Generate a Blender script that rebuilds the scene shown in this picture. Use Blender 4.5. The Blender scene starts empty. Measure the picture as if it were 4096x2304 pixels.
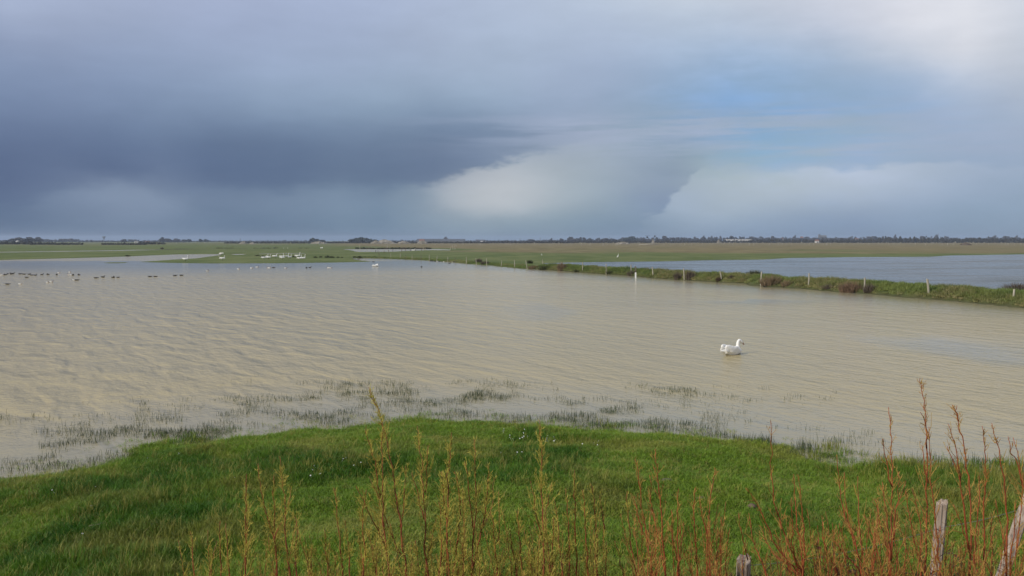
import bpy, bmesh, math, random
import numpy as np
from mathutils import Vector, Matrix, noise as mnoise

R = math.radians
random.seed(7)
rng = np.random.RandomState(11)
scene = bpy.context.scene
COL = scene.collection

# ------------------------------------------------------------------ camera
F = 3413.0            # focal length in photo pixels (4096 wide)
CAM_H = 4.2
PITCH = math.atan(190.0 / F)
cam_data = bpy.data.cameras.new('camera')
cam_data.sensor_width = 36.0
cam_data.lens = 36.0 * F / 4096.0
cam_data.clip_start = 0.1
cam_data.clip_end = 30000.0
cam = bpy.data.objects.new('camera', cam_data)
COL.objects.link(cam)
cam.location = (0, 0, CAM_H)
cam.rotation_euler = (R(90) - PITCH, 0, 0)
scene.camera = cam


def ray(px, py):
    cx, cy = (px - 2048.0) / F, -(py - 1152.0) / F
    s, c = math.sin(PITCH), math.cos(PITCH)
    # camera forward (0,c,-s), up (0,s,c)
    return Vector((cx, c + cy * s, -s + cy * c))


def gp(px, py, z=0.0):
    d = ray(px, py)
    t = (z - CAM_H) / d.z
    return Vector((d.x * t, d.y * t, z))


def at(px, py, Y):
    d = ray(px, py)
    t = Y / d.y
    return Vector((d.x * t, Y, CAM_H + d.z * t))


def lin(r, g, b):
    f = lambda c: (c / 255 / 12.92) if c / 255 <= 0.04045 else ((c / 255 + 0.055) / 1.055) ** 2.4
    return (f(r), f(g), f(b))


# ------------------------------------------------------------------ light, sky, exposure
SUN_DIR = Vector((-0.80, -0.52, 0.0)).normalized()
SUN_EL = R(29)
sun_vec = Vector((SUN_DIR.x * math.cos(SUN_EL), SUN_DIR.y * math.cos(SUN_EL), math.sin(SUN_EL)))
sd_ = bpy.data.lights.new('sun', 'SUN')
sd_.energy = 3.1
sd_.angle = R(0.6)
sd_.color = (1.0, 0.93, 0.82)
sun = bpy.data.objects.new('sun', sd_)
COL.objects.link(sun)
sun.rotation_euler = (-sun_vec).to_track_quat('-Z', 'Y').to_euler()
sun.location = (0, 0, 60)

scene.view_settings.view_transform = 'Standard'
scene.view_settings.look = 'None'
scene.view_settings.exposure = 0.0
scene.view_settings.gamma = 1.0
scene.render.engine = 'CYCLES'
scene.cycles.use_denoising = True
scene.cycles.max_bounces = 6
scene.cycles.diffuse_bounces = 2
scene.cycles.glossy_bounces = 3
scene.cycles.transparent_max_bounces = 6
scene.cycles.volume_bounces = 0
scene.cycles.sample_clamp_indirect = 4.0


class NT:
    def __init__(s, tree):
        s.t = tree

    def new(s, typ, **kw):
        n = s.t.nodes.new(typ)
        for k, v in kw.items():
            setattr(n, k, v)
        return n

    def put(s, sock, v):
        if v is None:
            return
        if isinstance(v, bpy.types.NodeSocket):
            s.t.links.new(v, sock)
        else:
            sock.default_value = v

    def m(s, op, a, b=None, c=None, clamp=False):
        n = s.new('ShaderNodeMath', operation=op)
        n.use_clamp = clamp
        for i, v in enumerate((a, b, c)):
            s.put(n.inputs[i], v)
        return n.outputs[0]

    def v(s, op, a, b=None, c=None):
        n = s.new('ShaderNodeVectorMath', operation=op)
        for i, v in enumerate((a, b, c)):
            if v is not None:
                if i == 1 and op == 'SCALE':
                    s.put(n.inputs['Scale'], v)
                else:
                    s.put(n.inputs[i], v)
        return n.outputs['Value'] if op in ('DOT_PRODUCT', 'LENGTH') else n.outputs[0]

    def xyz(s, x, y, z):
        n = s.new('ShaderNodeCombineXYZ')
        for i, v in enumerate((x, y, z)):
            s.put(n.inputs[i], v)
        return n.outputs[0]

    def sep(s, v):
        n = s.new('ShaderNodeSeparateXYZ')
        s.put(n.inputs[0], v)
        return n.outputs

    def noise(s, vec, scale, detail=3.0, rough=0.55, color=False, dist=0.0):
        n = s.new('ShaderNodeTexNoise')
        s.put(n.inputs['Vector'], vec)
        n.inputs['Scale'].default_value = scale
        n.inputs['Detail'].default_value = detail
        n.inputs['Roughness'].default_value = rough
        n.inputs['Distortion'].default_value = dist
        return n.outputs['Color'] if color else n.outputs[0]

    def mix(s, fac, a, b, blend='MIX'):
        n = s.new('ShaderNodeMix', data_type='RGBA', blend_type=blend)
        s.put(n.inputs[0], fac)
        for sock, v in ((n.inputs[6], a), (n.inputs[7], b)):
            if isinstance(v, (tuple, list)) and len(v) == 3:
                v = tuple(v) + (1.0,)
            s.put(sock, v)
        return n.outputs[2]

    def ss(s, x, a, b):
        n = s.new('ShaderNodeMapRange', interpolation_type='SMOOTHSTEP')
        s.put(n.inputs[0], x)
        n.inputs[1].default_value = a
        n.inputs[2].default_value = b
        return n.outputs[0]

    def ramp(s, fac, stops):
        n = s.new('ShaderNodeValToRGB')
        s.put(n.inputs[0], fac)
        e = n.color_ramp.elements
        while len(e) < len(stops):
            e.new(0.5)
        for i, (p, c) in enumerate(stops):
            e[i].position = p
            e[i].color = tuple(c) + (1.0,)
        return n.outputs[0]


def build_world():
    w = bpy.data.worlds.new('World')
    scene.world = w
    w.use_nodes = True
    try:
        w.cycles.sampling_method = 'MANUAL'
        w.cycles.sample_map_resolution = 256
    except Exception:
        pass
    t = w.node_tree
    t.nodes.clear()
    n = NT(t)
    out = n.new('ShaderNodeOutputWorld')
    D = n.new('ShaderNodeTexCoord').outputs['Generated']
    x, y, z = n.sep(D)
    az = n.m('ARCTAN2', x, y)
    el = n.m('ARCSINE', z)
    P0 = n.xyz(az, n.m('MULTIPLY', el, 1.5), 0.0)
    wn = n.noise(n.v('MULTIPLY', P0, (1.0, 1.7, 1.0)), 3.2, 4.0, 0.55, color=True)
    warp = n.v('SCALE', n.v('SUBTRACT', wn, (0.5, 0.5, 0.5)), 0.085)
    warp = n.v('MULTIPLY', warp, (1.0, 0.8, 0.0))
    P = n.v('ADD', P0, warp)

    def pt(px, py):
        d = ray(px, py).normalized()
        return (math.atan2(d.x, d.y), 1.5 * math.asin(d.z), 0.0)

    # cloud tones by direction: (x, y) where the photograph shows them, and the colour there
    S = 0
    C = [
        (60, 20, (170, 180, 208), S, 1), (90, 140, (147, 157, 186), .05, 1.0), (450, 60, (160, 170, 198), S, 1),
        (900, 40, (163, 173, 203), S, 1), (1400, 40, (168, 179, 208), S, 1), (1900, 40, (178, 189, 214), S, 1),
        (2400, 30, (184, 195, 216), S, 1), (2800, 40, (196, 204, 219), S, 1), (3250, 40, (198, 202, 219), S, 1),
        (3750, 60, (224, 224, 233), S, 1.3), (4150, 40, (197, 202, 216), S, 1), (3900, 200, (217, 218, 228), .07, 1.2), (4100, 190, (190, 196, 210), .05, 1), (3380, 70, (194, 199, 217), .05, 1), (3150, 160, (184, 194, 214), .05, 1),
        (3450, 170, (207, 210, 223), .06, 1), (4200, 330, (176, 184, 202), S, 1),
        (0, 330, (127, 139, 171), S, 1), (450, 280, (141, 153, 184), S, 1), (900, 260, (151, 163, 192), S, 1),
        (1350, 240, (159, 171, 199), S, 1), (1700, 190, (163, 174, 199), .07, 1), (2050, 240, (167, 180, 204), S, 1),
        (2450, 200, (172, 184, 210), S, 1), (2900, 170, (176, 191, 217), .07, 1),
        (150, 520, (108, 121, 153), S, 1), (600, 480, (122, 136, 166), S, 1), (1050, 430, (139, 152, 179), S, 1),
        (1500, 420, (144, 158, 183), S, 1), (1950, 430, (150, 164, 189), S, 1), (2350, 400, (157, 171, 198), .07, 1),
        (60, 680, (89, 104, 137), .06, 1.2), (450, 660, (94, 110, 142), .06, 1.1), (850, 670, (93, 110, 141), .06, 1.2),
        (1250, 640, (101, 119, 148), .06, 1.1), (1650, 620, (110, 128, 154), .06, 1), (2000, 580, (128, 145, 170), .05, 1),
        (1150, 725, (87, 105, 135), .04, 1.1), (1600, 700, (101, 120, 146), .04, 1.0), (150, 745, (94, 110, 142), .035, 1),
        (480, 750, (140, 154, 178), .028, 1.3), (620, 800, (134, 149, 174), .03, 1.1), (300, 810, (112, 129, 157), .035, 1),
        (1300, 790, (126, 144, 166), .03, 1.0), (950, 810, (110, 128, 154), .035, 1),
        (100, 890, (82, 101, 132), .05, 1), (600, 890, (82, 102, 131), .05, 1), (1100, 885, (86, 107, 135), .05, 1), (850, 850, (95, 114, 142), .05, 1), (350, 855, (92, 110, 139), .05, 1),
        (1550, 880, (105, 127, 152), .045, 1), (1690, 790, (122, 140, 160), .03, 1),
        (1700, 670, (104, 121, 149), .03, 1), (1830, 672, (116, 133, 158), .03, 1), (1950, 632, (128, 144, 169), .03, 1), (2120, 585, (138, 153, 177), .03, 1), (2250, 545, (147, 161, 185), .03, 1),
        (1830, 770, (166, 177, 186), .03, 1.3), (1960, 780, (192, 198, 201), .032, 1.5), (1780, 800, (158, 170, 181), .03, 1), (1900, 850, (150, 165, 177), .03, 1), (2050, 830, (152, 168, 179), .03, 1), (2060, 690, (163, 176, 187), .03, 1.3),
        (2200, 640, (157, 170, 184), .035, 1.2), (2420, 600, (163, 175, 190), .045, 1.1), (2300, 740, (156, 171, 183), .045, 1.1),
        (2520, 700, (150, 165, 184), .04, 1.1), (2660, 780, (130, 148, 176), .028, 1.3), (2500, 860, (130, 149, 171), .035, 1.2),
        (2150, 870, (137, 156, 170), .04, 1), (2760, 620, (145, 162, 189), .035, 1.1), (2350, 510, (150, 165, 189), .05, 1),
        (2700, 440, (146, 170, 203), .05, 1.1), (2850, 430, (126, 165, 214), .05, 1.4), (3050, 330, (152, 179, 216), .06, 1),
        (3200, 470, (138, 169, 214), .06, 1.2), (3420, 500, (146, 173, 213), .05, 1), (2960, 390, (138, 170, 213), .05, 1), (3000, 610, (134, 171, 209), .04, 1.3), (3300, 570, (143, 173, 214), .05, 1.1),
        (3600, 400, (156, 178, 214), .07, 1), (3650, 580, (154, 174, 206), .06, 1), (3950, 480, (164, 178, 203), S, 1),
        (2900, 720, (161, 178, 198), .035, 1.2), (2820, 820, (157, 176, 193), .035, 1.2), (3150, 640, (150, 178, 207), .03, 1.1),
        (3100, 760, (155, 172, 197), .045, 1), (3500, 760, (158, 174, 201), .05, 1), (3950, 720, (152, 168, 194), S, 1),
        (2900, 910, (132, 153, 180), .04, 1), (3350, 890, (131, 150, 181), .05, 1), (3900, 890, (141, 160, 183), .06, 1),
        (2400, 930, (120, 142, 166), .035, 1), (300, 955, (88, 108, 135), .03, 1), (1300, 955, (98, 120, 145), .03, 1), (800, 950, (90, 111, 138), .03, 1),
        (3300, 955, (130, 151, 180), .03, 1), (2050, 945, (117, 140, 162), .03, 1),
    ]
    K = np.array([pt(q[0], q[1])[:2] for q in C])
    G = np.array([q[2] for q in C], float)
    lift = np.array([math.exp(-((q[1] - 400) / 130.0) ** 2) * (q[0] < 2000) for q in C])
    G = G + lift[:, None] * np.array([5.0, 9.0, 9.0]) + np.array([-2.0, 1.0, 0.0])
    D2 = np.sqrt(((K[:, None] - K[None]) ** 2).sum(2))
    A_ = np.block([[D2 + np.eye(len(K)) * .002, np.ones((len(K), 1))], [np.ones((1, len(K))), np.zeros((1, 1))]])
    wts = np.linalg.solve(A_, np.vstack([G, np.zeros((1, 3))]))
    azs = np.linspace(-.72, .72, 31)
    els = [0.0, .016, .032, .048, .064, .08, .098, .118, .14, .165, .195, .23, .27, .31]

    def tone(a_, e_):
        r_ = np.hypot(K[:, 0] - a_, K[:, 1] - 1.5 * e_)
        c_ = np.clip(np.append(r_, 1) @ wts, 60, 240)
        return lin(*c_)
    wx, wy, _ = n.sep(P)
    fa = n.m('MULTIPLY_ADD', wx, 1 / 1.44, .5)
    we = n.m('MULTIPLY', wy, 1 / 1.5)
    cloud = None
    for i, e_ in enumerate(els):
        row = n.ramp(fa, [(k / 30, tone(a_, e_)) for k, a_ in enumerate(azs)])
        if cloud is None:
            cloud = row
        else:
            f_ = n.new('ShaderNodeMapRange')
            n.put(f_.inputs[0], we)
            f_.inputs[1].default_value = els[i - 1]
            f_.inputs[2].default_value = e_
            cloud = n.mix(f_.outputs[0], cloud, row)
    # overhead and behind the viewer: plain bright broken cloud
    cloud = n.mix(n.ss(el, .30, .75), cloud, lin(196, 203, 222))
    cloud = n.mix(n.ss(n.m('ABSOLUTE', az), .8, 1.7), cloud, lin(186, 192, 208))

    def env(px, py, sx, sy):
        d = n.v('MULTIPLY', n.v('SUBTRACT', P, pt(px, py)), (1 / sx, 1 / sy, 0.0))
        return n.m('POWER', math.exp(-0.5), n.v('DOT_PRODUCT', d, d))

    fine = n.noise(n.v('MULTIPLY', P0, (1.0, 1.8, 1.0)), 16.0, 5.0, 0.6)
    fz = n.m('SUBTRACT', fine, 0.5)

    def edge(p1, p2, soft, rough):
        a, b = Vector(pt(*p1)), Vector(pt(*p2))
        t_ = (b - a).normalized()
        nrm = (-t_.y, t_.x, 0.0)
        d = n.v('DOT_PRODUCT', n.v('SUBTRACT', P0, tuple(a)), nrm)
        d = n.m('ADD', d, n.m('MULTIPLY', fz, rough))
        return n.ss(d, -soft, soft)

    # sunlit cloud to the right of the shower's diagonal edge
    diag = edge((2590, 870), (2890, 605), .005, -.06)
    e1 = n.m('MULTIPLY', n.m('SUBTRACT', 1.0, diag), n.m('SUBTRACT', 1.0, edge((2800, 668), (3300, 662), .006, .05)))
    e1 = n.m('MULTIPLY', e1, n.m('ADD', env(2790, 760, .05, .055), n.m('MULTIPLY', env(3000, 730, .08, .035), .6)), clamp=True)
    cloud = n.mix(n.m('MULTIPLY', e1, .62), cloud, lin(172, 187, 204))
    # the shower cloud itself, darker, left of the edge
    e1b = n.m('MULTIPLY', diag, env(2690, 775, .032, .065), clamp=True)
    cloud = n.mix(n.m('MULTIPLY', e1b, .75), cloud, lin(121, 140, 170))
    # ragged lower edge of the storm cloud, lit cloud under it
    for a_, b_, (lx, ly, lsx, lsy), lc, lk, (dx, dy, dsx, dsy), dc, dk, sf in (
            ((2222, 597), (1640, 748), (2080, 700, .085, .055), (172, 182, 192), .55, (1780, 640, .12, .05), (110, 126, 153), .5, .008),
            ((1560, 742), (650, 752), (1150, 790, .13, .030), (127, 145, 167), .45, (1050, 700, .19, .05), (86, 103, 134), .4, .014),
            ((700, 800), (470, 722), (560, 790, .045, .035), (134, 150, 174), .5, (700, 720, .06, .04), (90, 107, 138), .3, .012),
            ((470, 722), (150, 790), (400, 790, .06, .035), (126, 142, 167), .45, (150, 720, .10, .05), (86, 101, 133), .4, .014)):
        up_ = edge(b_, a_, sf, .06)
        lo = n.m('SUBTRACT', 1.0, up_)
        cloud = n.mix(n.m('MULTIPLY', n.m('MULTIPLY', lo, env(lx, ly, lsx, lsy)), lk), cloud, lin(*lc))
        cloud = n.mix(n.m('MULTIPLY', n.m('MULTIPLY', up_, env(dx, dy, dsx, dsy)), dk), cloud, lin(*dc))
    # the brightest bank under the storm's edge
    core = n.m('MULTIPLY', edge((1722, 500), (1722, 900), .026, .05), edge((1700, 858), (2250, 854), .018, .03))
    core = n.m('MULTIPLY', core, n.m('SUBTRACT', 1.0, edge((1640, 748), (2222, 597), .010, .06)))
    core = n.m('MULTIPLY', core, env(1960, 765, .052, .05))
    cloud = n.mix(n.m('MULTIPLY', core, .62), cloud, lin(200, 203, 207))
    # low cumulus heads on the right
    e2 = n.m('SUBTRACT', 1.0, edge((3100, 690), (3700, 662), .006, .05))
    e2 = n.m('MULTIPLY', e2, env(3370, 690, .09, .03), clamp=True)
    cloud = n.mix(n.m('MULTIPLY', e2, .8), cloud, lin(188, 199, 216))
    # white cloud at the upper right, with a soft lower rim
    e5 = edge((3380, 150), (3900, 330), .035, .10)
    e5 = n.m('MULTIPLY', e5, env(3750, 120, .085, .13), clamp=True)
    cloud = n.mix(n.m('MULTIPLY', e5, .22), cloud, lin(229, 228, 234))
    # long wisps across the blue gap
    st = n.noise(n.v('MULTIPLY', P0, (1.0, 9.0, 1.0)), 5.0, 4.0, 0.6)
    for (px, py, sx, sy, k) in ((2700, 505, .14, .016, .85), (3300, 545, .13, .03, .75), (2600, 560, .12, .02, .6), (3450, 600, .10, .012, .6)):
        mk = n.m('MULTIPLY', env(px, py, sx, sy), n.ss(st, .35, .62))
        cloud = n.mix(n.m('MULTIPLY', mk, k), cloud, lin(166, 178, 202))
    # general mottling
    big = n.noise(n.v('MULTIPLY', P0, (1.0, 2.2, 1.0)), 6.0, 6.0, 0.6)
    mod = n.m('ADD', 1.0, n.m('ADD', n.m('MULTIPLY', n.m('SUBTRACT', big, 0.5), 0.26), n.m('MULTIPLY', fz, .07)))
    cloud = n.v('SCALE', cloud, mod)
    # clear air in the gap
    gap = n.m('ADD', env(2860, 420, .07, .06), env(3020, 590, .06, .04))
    gap = n.m('ADD', gap, n.m('MULTIPLY', env(3250, 480, .09, .08), .8))
    gap = n.m('MULTIPLY', n.m('MINIMUM', gap, 1.0), n.ss(big, .75, .35))
    sky = n.new('ShaderNodeTexSky')
    sky.sky_type = 'NISHITA'
    sky.sun_disc = False
    sky.sun_elevation = SUN_EL
    sky.sun_rotation = math.atan2(SUN_DIR.x, SUN_DIR.y)
    sky.air_density = 1.0
    sky.dust_density = 0.6
    bg1 = n.new('ShaderNodeBackground')
    n.put(bg1.inputs[0], sky.outputs[0])
    bg1.inputs[1].default_value = 0.07
    bg2 = n.new('ShaderNodeBackground')
    n.put(bg2.inputs[0], cloud)
    bg2.inputs[1].default_value = 1.0
    mx = n.new('ShaderNodeMixShader')
    n.put(mx.inputs[0], n.m('MULTIPLY', gap, 0.45))
    n.put(mx.inputs[1], bg2.outputs[0])
    n.put(mx.inputs[2], bg1.outputs[0])
    n.put(out.inputs[0], mx.outputs[0])


build_world()

# ------------------------------------------------------------------ helpers


def tag(o, label=None, cat=None, group=None, kind=None):
    if label:
        o['label'] = label
    if cat:
        o['category'] = cat
    if group:
        o['group'] = group
    if kind:
        o['kind'] = kind
    return o


def empty(name, loc, rz=0.0):
    o = bpy.data.objects.new(name, None)
    o.empty_display_size = 0.1
    o.location = loc
    o.rotation_euler = (0, 0, rz)
    COL.objects.link(o)
    return o


def link(name, mesh, parent=None):
    o = bpy.data.objects.new(name, mesh)
    COL.objects.link(o)
    if parent is not None:
        o.parent = parent
    return o


def copy_tree(o, parent=None):
    c = o.copy()
    COL.objects.link(c)
    c.parent = parent
    for ch in list(o.children):
        copy_tree(ch, c)
    return c


def mesh_np(name, V, Fa, mats=(), mi=None, smooth=False):
    """V (n,3); Fa list of (k,m) index arrays of equal polygon size, or one array."""
    me = bpy.data.meshes.new(name)
    if not isinstance(Fa, list):
        Fa = [Fa]
    Fa = [np.asarray(f, dtype=np.int32) for f in Fa if len(f)]
    V = np.asarray(V, dtype=np.float32)
    me.vertices.add(len(V))
    me.vertices.foreach_set('co', V.ravel())
    nl = sum(f.size for f in Fa)
    npoly = sum(len(f) for f in Fa)
    if npoly:
        me.loops.add(nl)
        me.loops.foreach_set('vertex_index', np.concatenate([f.ravel() for f in Fa]))
        me.polygons.add(npoly)
        tot = np.concatenate([np.full(len(f), f.shape[1], dtype=np.int32) for f in Fa])
        st = np.concatenate([[0], np.cumsum(tot)[:-1]]).astype(np.int32)
        me.polygons.foreach_set('loop_start', st)
        try:
            me.polygons.foreach_set('loop_total', tot)
        except Exception:
            pass
        me.polygons.foreach_set('use_smooth', np.full(npoly, smooth, dtype=bool))
        if mi is not None:
            me.polygons.foreach_set('material_index', np.asarray(mi, dtype=np.int32))
    for m in mats:
        me.materials.append(m)
    me.update(calc_edges=True)
    me.validate()
    return me


def add_attr(me, name, arr, typ='FLOAT'):
    a = me.attributes.new(name, typ, 'POINT')
    key = 'vector' if typ == 'FLOAT_VECTOR' else 'value'
    a.data.foreach_set(key, np.asarray(arr).astype(np.int32 if typ == 'INT' else np.float32).ravel())


_T = np.random.RandomState(5).rand(64, 256, 256).astype(np.float32)


def vnoise(x, y, seed=0):
    x = np.asarray(x, float)
    y = np.asarray(y, float)
    xi, yi = np.floor(x).astype(int), np.floor(y).astype(int)
    fx, fy = x - xi, y - yi
    fx, fy = fx * fx * (3 - 2 * fx), fy * fy * (3 - 2 * fy)
    T = _T[seed % 64]
    g = lambda a, b: T[a & 255, b & 255]
    return (g(xi, yi) * (1 - fx) + g(xi + 1, yi) * fx) * (1 - fy) + (g(xi, yi + 1) * (1 - fx) + g(xi + 1, yi + 1) * fx) * fy


def fbm(x, y, seed=0, oct=4):
    s, a, t = 0.0, 1.0, 0.0
    for i in range(oct):
        s = s + a * vnoise(x * 2 ** i + 13.7 * i, y * 2 ** i - 7.1 * i, seed + i)
        t += a
        a *= 0.5
    return s / t


def smooth01(x, a, b):
    t = np.clip((np.asarray(x, float) - a) / (b - a), 0, 1)
    return t * t * (3 - 2 * t)


def mat(name, col, rough=0.8, var=0.25, scale=6.0, col2=None, bump=0.0, spec=0.3, stretch=(1, 1, 1), trans=0.0):
    m = bpy.data.materials.new(name)
    m.use_nodes = True
    t = m.node_tree
    n = NT(t)
    b = t.nodes['Principled BSDF']
    tc = n.new('ShaderNodeTexCoord').outputs['Object']
    oi = n.new('ShaderNodeObjectInfo').outputs['Random']
    vec = n.v('MULTIPLY', n.v('ADD', tc, n.xyz(n.m('MULTIPLY', oi, 37.0), oi, 0.0)), stretch)
    nz = n.noise(vec, scale, 5.0, 0.6)
    c2 = col2 or tuple(c * (1 - var) for c in col)
    c1 = col if col2 else tuple(min(1, c * (1 + var)) for c in col)
    n.put(b.inputs['Base Color'], n.mix(n.ss(nz, .3, .7), c2, c1))
    b.inputs['Roughness'].default_value = rough
    b.inputs['Specular IOR Level'].default_value = spec
    if bump:
        bn = n.new('ShaderNodeBump')
        bn.inputs['Strength'].default_value = bump
        bn.inputs['Distance'].default_value = 0.02
        n.put(bn.inputs['Height'], nz)
        n.put(b.inputs['Normal'], bn.outputs[0])
    if trans:
        tr = n.new('ShaderNodeBsdfTranslucent')
        n.put(tr.inputs[0], n.mix(n.ss(nz, .3, .7), c2, c1))
        mx = n.new('ShaderNodeMixShader')
        mx.inputs[0].default_value = trans
        o = t.nodes['Material Output']
        n.put(mx.inputs[1], b.outputs[0])
        n.put(mx.inputs[2], tr.outputs[0])
        n.put(o.inputs[0], mx.outputs[0])
    return m


# ------------------------------------------------------------------ water and land outlines (world metres)
def line(pts, z=0.0):
    return [tuple(gp(a, b, z)[:2]) for a, b in pts]


near_shore = [(-150, 2), (-60, 5), (-22, 10)] + line([(-250, 2010), (0, 1935), (200, 1905), (420, 1862), (620, 1800), (900, 1758), (1200, 1726),
             (1500, 1702), (1750, 1702), (2100, 1712), (2450, 1728), (2750, 1756), (3000, 1795), (3180, 1832), (3290, 1875), (3420, 1908),
             (3620, 1905), (3780, 1918), (4096, 1930), (4400, 1950)]) + [(22, 11), (60, 8)]
bank_front = line([(4096, 1232), (3900, 1212), (3712, 1196), (3600, 1188), (3456, 1174), (3300, 1164), (3231, 1156), (3043, 1144),
             (2995, 1140), (2985, 1134), (2885, 1130), (2736, 1121), (2611, 1113), (2524, 1103), (2424, 1098), (2330, 1091), (2247, 1084), (2173, 1079),
             (2058, 1073), (1947, 1061), (1865, 1055), (1791, 1048), (1700, 1042), (1600, 1036.5), (1517, 1034), (1405, 1032.5)])
spit = line([(1440, 1041), (1492, 1046.5), (1440, 1048), (1350, 1050), (1100, 1053), (850, 1054), (700, 1052), (600, 1049.5), (545, 1047.5), (620, 1043.5),
             (700, 1037.5), (780, 1034), (830, 1027), (884, 1019.3)])
far_left = line([(880, 1016.5), (700, 1018.0), (430, 1029), (0, 1040), (-500, 1056)])
W_MAIN = near_shore + [(62, 14), (48, 30), (36, 44)] + bank_front + spit + far_left + [(-150, 120)]
W_RIGHT = line([(2180, 1053), (2268, 1050.5), (2426, 1048), (2643, 1046), (2836, 1041), (3053, 1038.6), (3162, 1032), (3396, 1028.5),
             (3722, 1027), (3803, 1022), (4096, 1017.5), (4700, 1013)]) + [(330, 300), (150, 60)]
# back foot of the bank: front line pushed 4.6 m across
_b = np.array(bank_front[:18])
_t = np.gradient(_b, axis=0)
_t /= np.linalg.norm(_t, axis=1)[:, None]
_w = np.linspace(5.2, 3.4, len(_b))[:, None]
_back = _b + np.stack([_t[:, 1], -_t[:, 0]], 1) * _w
W_RIGHT = W_RIGHT + [(60, 42), (44, 46)] + [tuple(p) for p in _back[1:]]
W_ISLET = []
STRIPS = [line(p) for p in [
    [(-900, 1021), (0, 1007.8), (435, 1001.8), (700, 995.4), (985, 993.8), (985, 995.3), (700, 998.2), (435, 1004), (0, 1010.2), (-900, 1026)],
    [(1031, 992.6), (1102, 992.4), (1102, 993.9), (1031, 994.2)],
    [(1173, 995.2), (1238, 994.9), (1238, 996.2), (1173, 996.4)],
    [(922, 1016.8), (950, 1016), (985, 1016.2), (968, 1019), (945, 1019.8)],
    [(1040, 1014.6), (1219, 1013.0), (1219, 1014.6), (1040, 1015.8)],
    [(1368, 996.5), (1380, 995.2), (1727, 995.0), (1800, 999), (1800, 1001.5), (1727, 1000.5), (1640, 1003), (1560, 1007.3), (1430, 1007.3), (1400, 1000)],
]]
ISLETS = [line([(405, 1051), (440, 1049.3), (524, 1048.6), (500, 1052), (430, 1053)])]


def sdf(poly, x, y):
    """signed distance, positive inside"""
    P = np.asarray(poly, float)
    d2 = np.full(x.shape, 1e18)
    inside = np.zeros(x.shape, bool)
    for i in range(len(P)):
        a, b = P[i], P[(i + 1) % len(P)]
        ex, ey = b - a
        wx, wy = x - a[0], y - a[1]
        h = np.clip((wx * ex + wy * ey) / (ex * ex + ey * ey + 1e-12), 0, 1)
        d2 = np.minimum(d2, (wx - ex * h) ** 2 + (wy - ey * h) ** 2)
        c = (a[1] <= y) != (b[1] <= y)
        with np.errstate(divide='ignore', invalid='ignore'):
            xi = a[0] + (y - a[1]) / (ey if ey != 0 else 1e-12) * ex
        inside ^= c & (x < xi)
    return np.where(inside, 1, -1) * np.sqrt(d2)


def line_dist(pts, x, y):
    P = np.asarray(pts, float)
    d2 = np.full(x.shape, 1e18)
    for i in range(len(P) - 1):
        a, b = P[i], P[i + 1]
        ex, ey = b - a
        wx, wy = x - a[0], y - a[1]
        h = np.clip((wx * ex + wy * ey) / (ex * ex + ey * ey + 1e-12), 0, 1)
        d2 = np.minimum(d2, (wx - ex * h) ** 2 + (wy - ey * h) ** 2)
    return np.sqrt(d2)


BANK_MID = [tuple(0.5 * (np.array(a) + np.array(b))) for a, b in zip(_b, _back)]


def land(x, y, full=False):
    x = np.atleast_1d(np.asarray(x, float))
    y = np.atleast_1d(np.asarray(y, float))
    sm = sdf(W_MAIN, x, y)
    sr = sdf(W_RIGHT, x, y)
    near = y < 30
    wob = (fbm(x * .7, y * .7, 3) - .5) * np.where(near, 1.6, .9)
    wob = wob + (fbm(x * .12, y * .12, 9) - .5) * np.where(near, .5, 1.5) * (np.abs(x) < 400)
    wob = wob * (1 - .75 * smooth01(line_dist(BANK_MID, x, y), 7, 4))
    sw = np.maximum(sm, sr)
    for s_ in STRIPS:
        sw = np.maximum(sw, sdf(s_, x, y))
    for s_ in ISLETS:
        sw = np.minimum(sw, -sdf(s_, x, y))
    dist = np.hypot(x, y)
    sw = sw + wob * np.where(dist > 150, .6, 1.0)
    s = -sw
    bd = line_dist(BANK_MID, x, y)
    bank = smooth01(bd, 4.5, 2.6)
    far_h = 0.05 * smooth01(s, 0, 1.0) + .03 * fbm(x * .05, y * .05, 21) * smooth01(s, 0, 4)
    lump = fbm(x * .9, y * .9, 30)
    bank_h = (0.72 - .30 * smooth01(y, 105, 190)) * (1 - np.exp(-np.maximum(s, 0) / .75)) * (.62 + .7 * lump)
    sn = np.maximum(s, 0)
    near_h = 0.03 + 0.105 * sn - 0.0016 * sn * sn * (sn < 33)
    near_h = np.minimum(near_h, 1.25) + (fbm(x * .55, y * .55, 40) - .5) * .42 * smooth01(s, 0.3, 4) + (fbm(x * 2.1, y * 2.1, 44) - .5) * .10 * smooth01(s, 0, 1.5)
    near_h = near_h + np.clip((7.0 - y) * .30, 0, 1.55) * (y < 7.0)
    h = np.where(near, near_h * smooth01(s, 0, .5) + .0, np.where(bank > 0, far_h * (1 - bank) + bank_h * bank, far_h))
    depth = -np.minimum(0.6, 0.09 * np.maximum(sw, 0)) - .015
    z = np.where(s > 0, h, depth)
    if full:
        return z, s, bank, sm, sr
    return z


def gz(x, y):
    return float(land(x, y)[0])


def on_land(px, py, iters=6):
    d = ray(px, py)
    zz = np.linspace(2.2, 0.0, 260)
    t = (zz - CAM_H) / d.z
    h = np.maximum(land(d.x * t, d.y * t), 0.0)
    i = int(np.argmax(zz <= h + 1e-6))
    return Vector((d.x * t[i], d.y * t[i], zz[i]))


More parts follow.
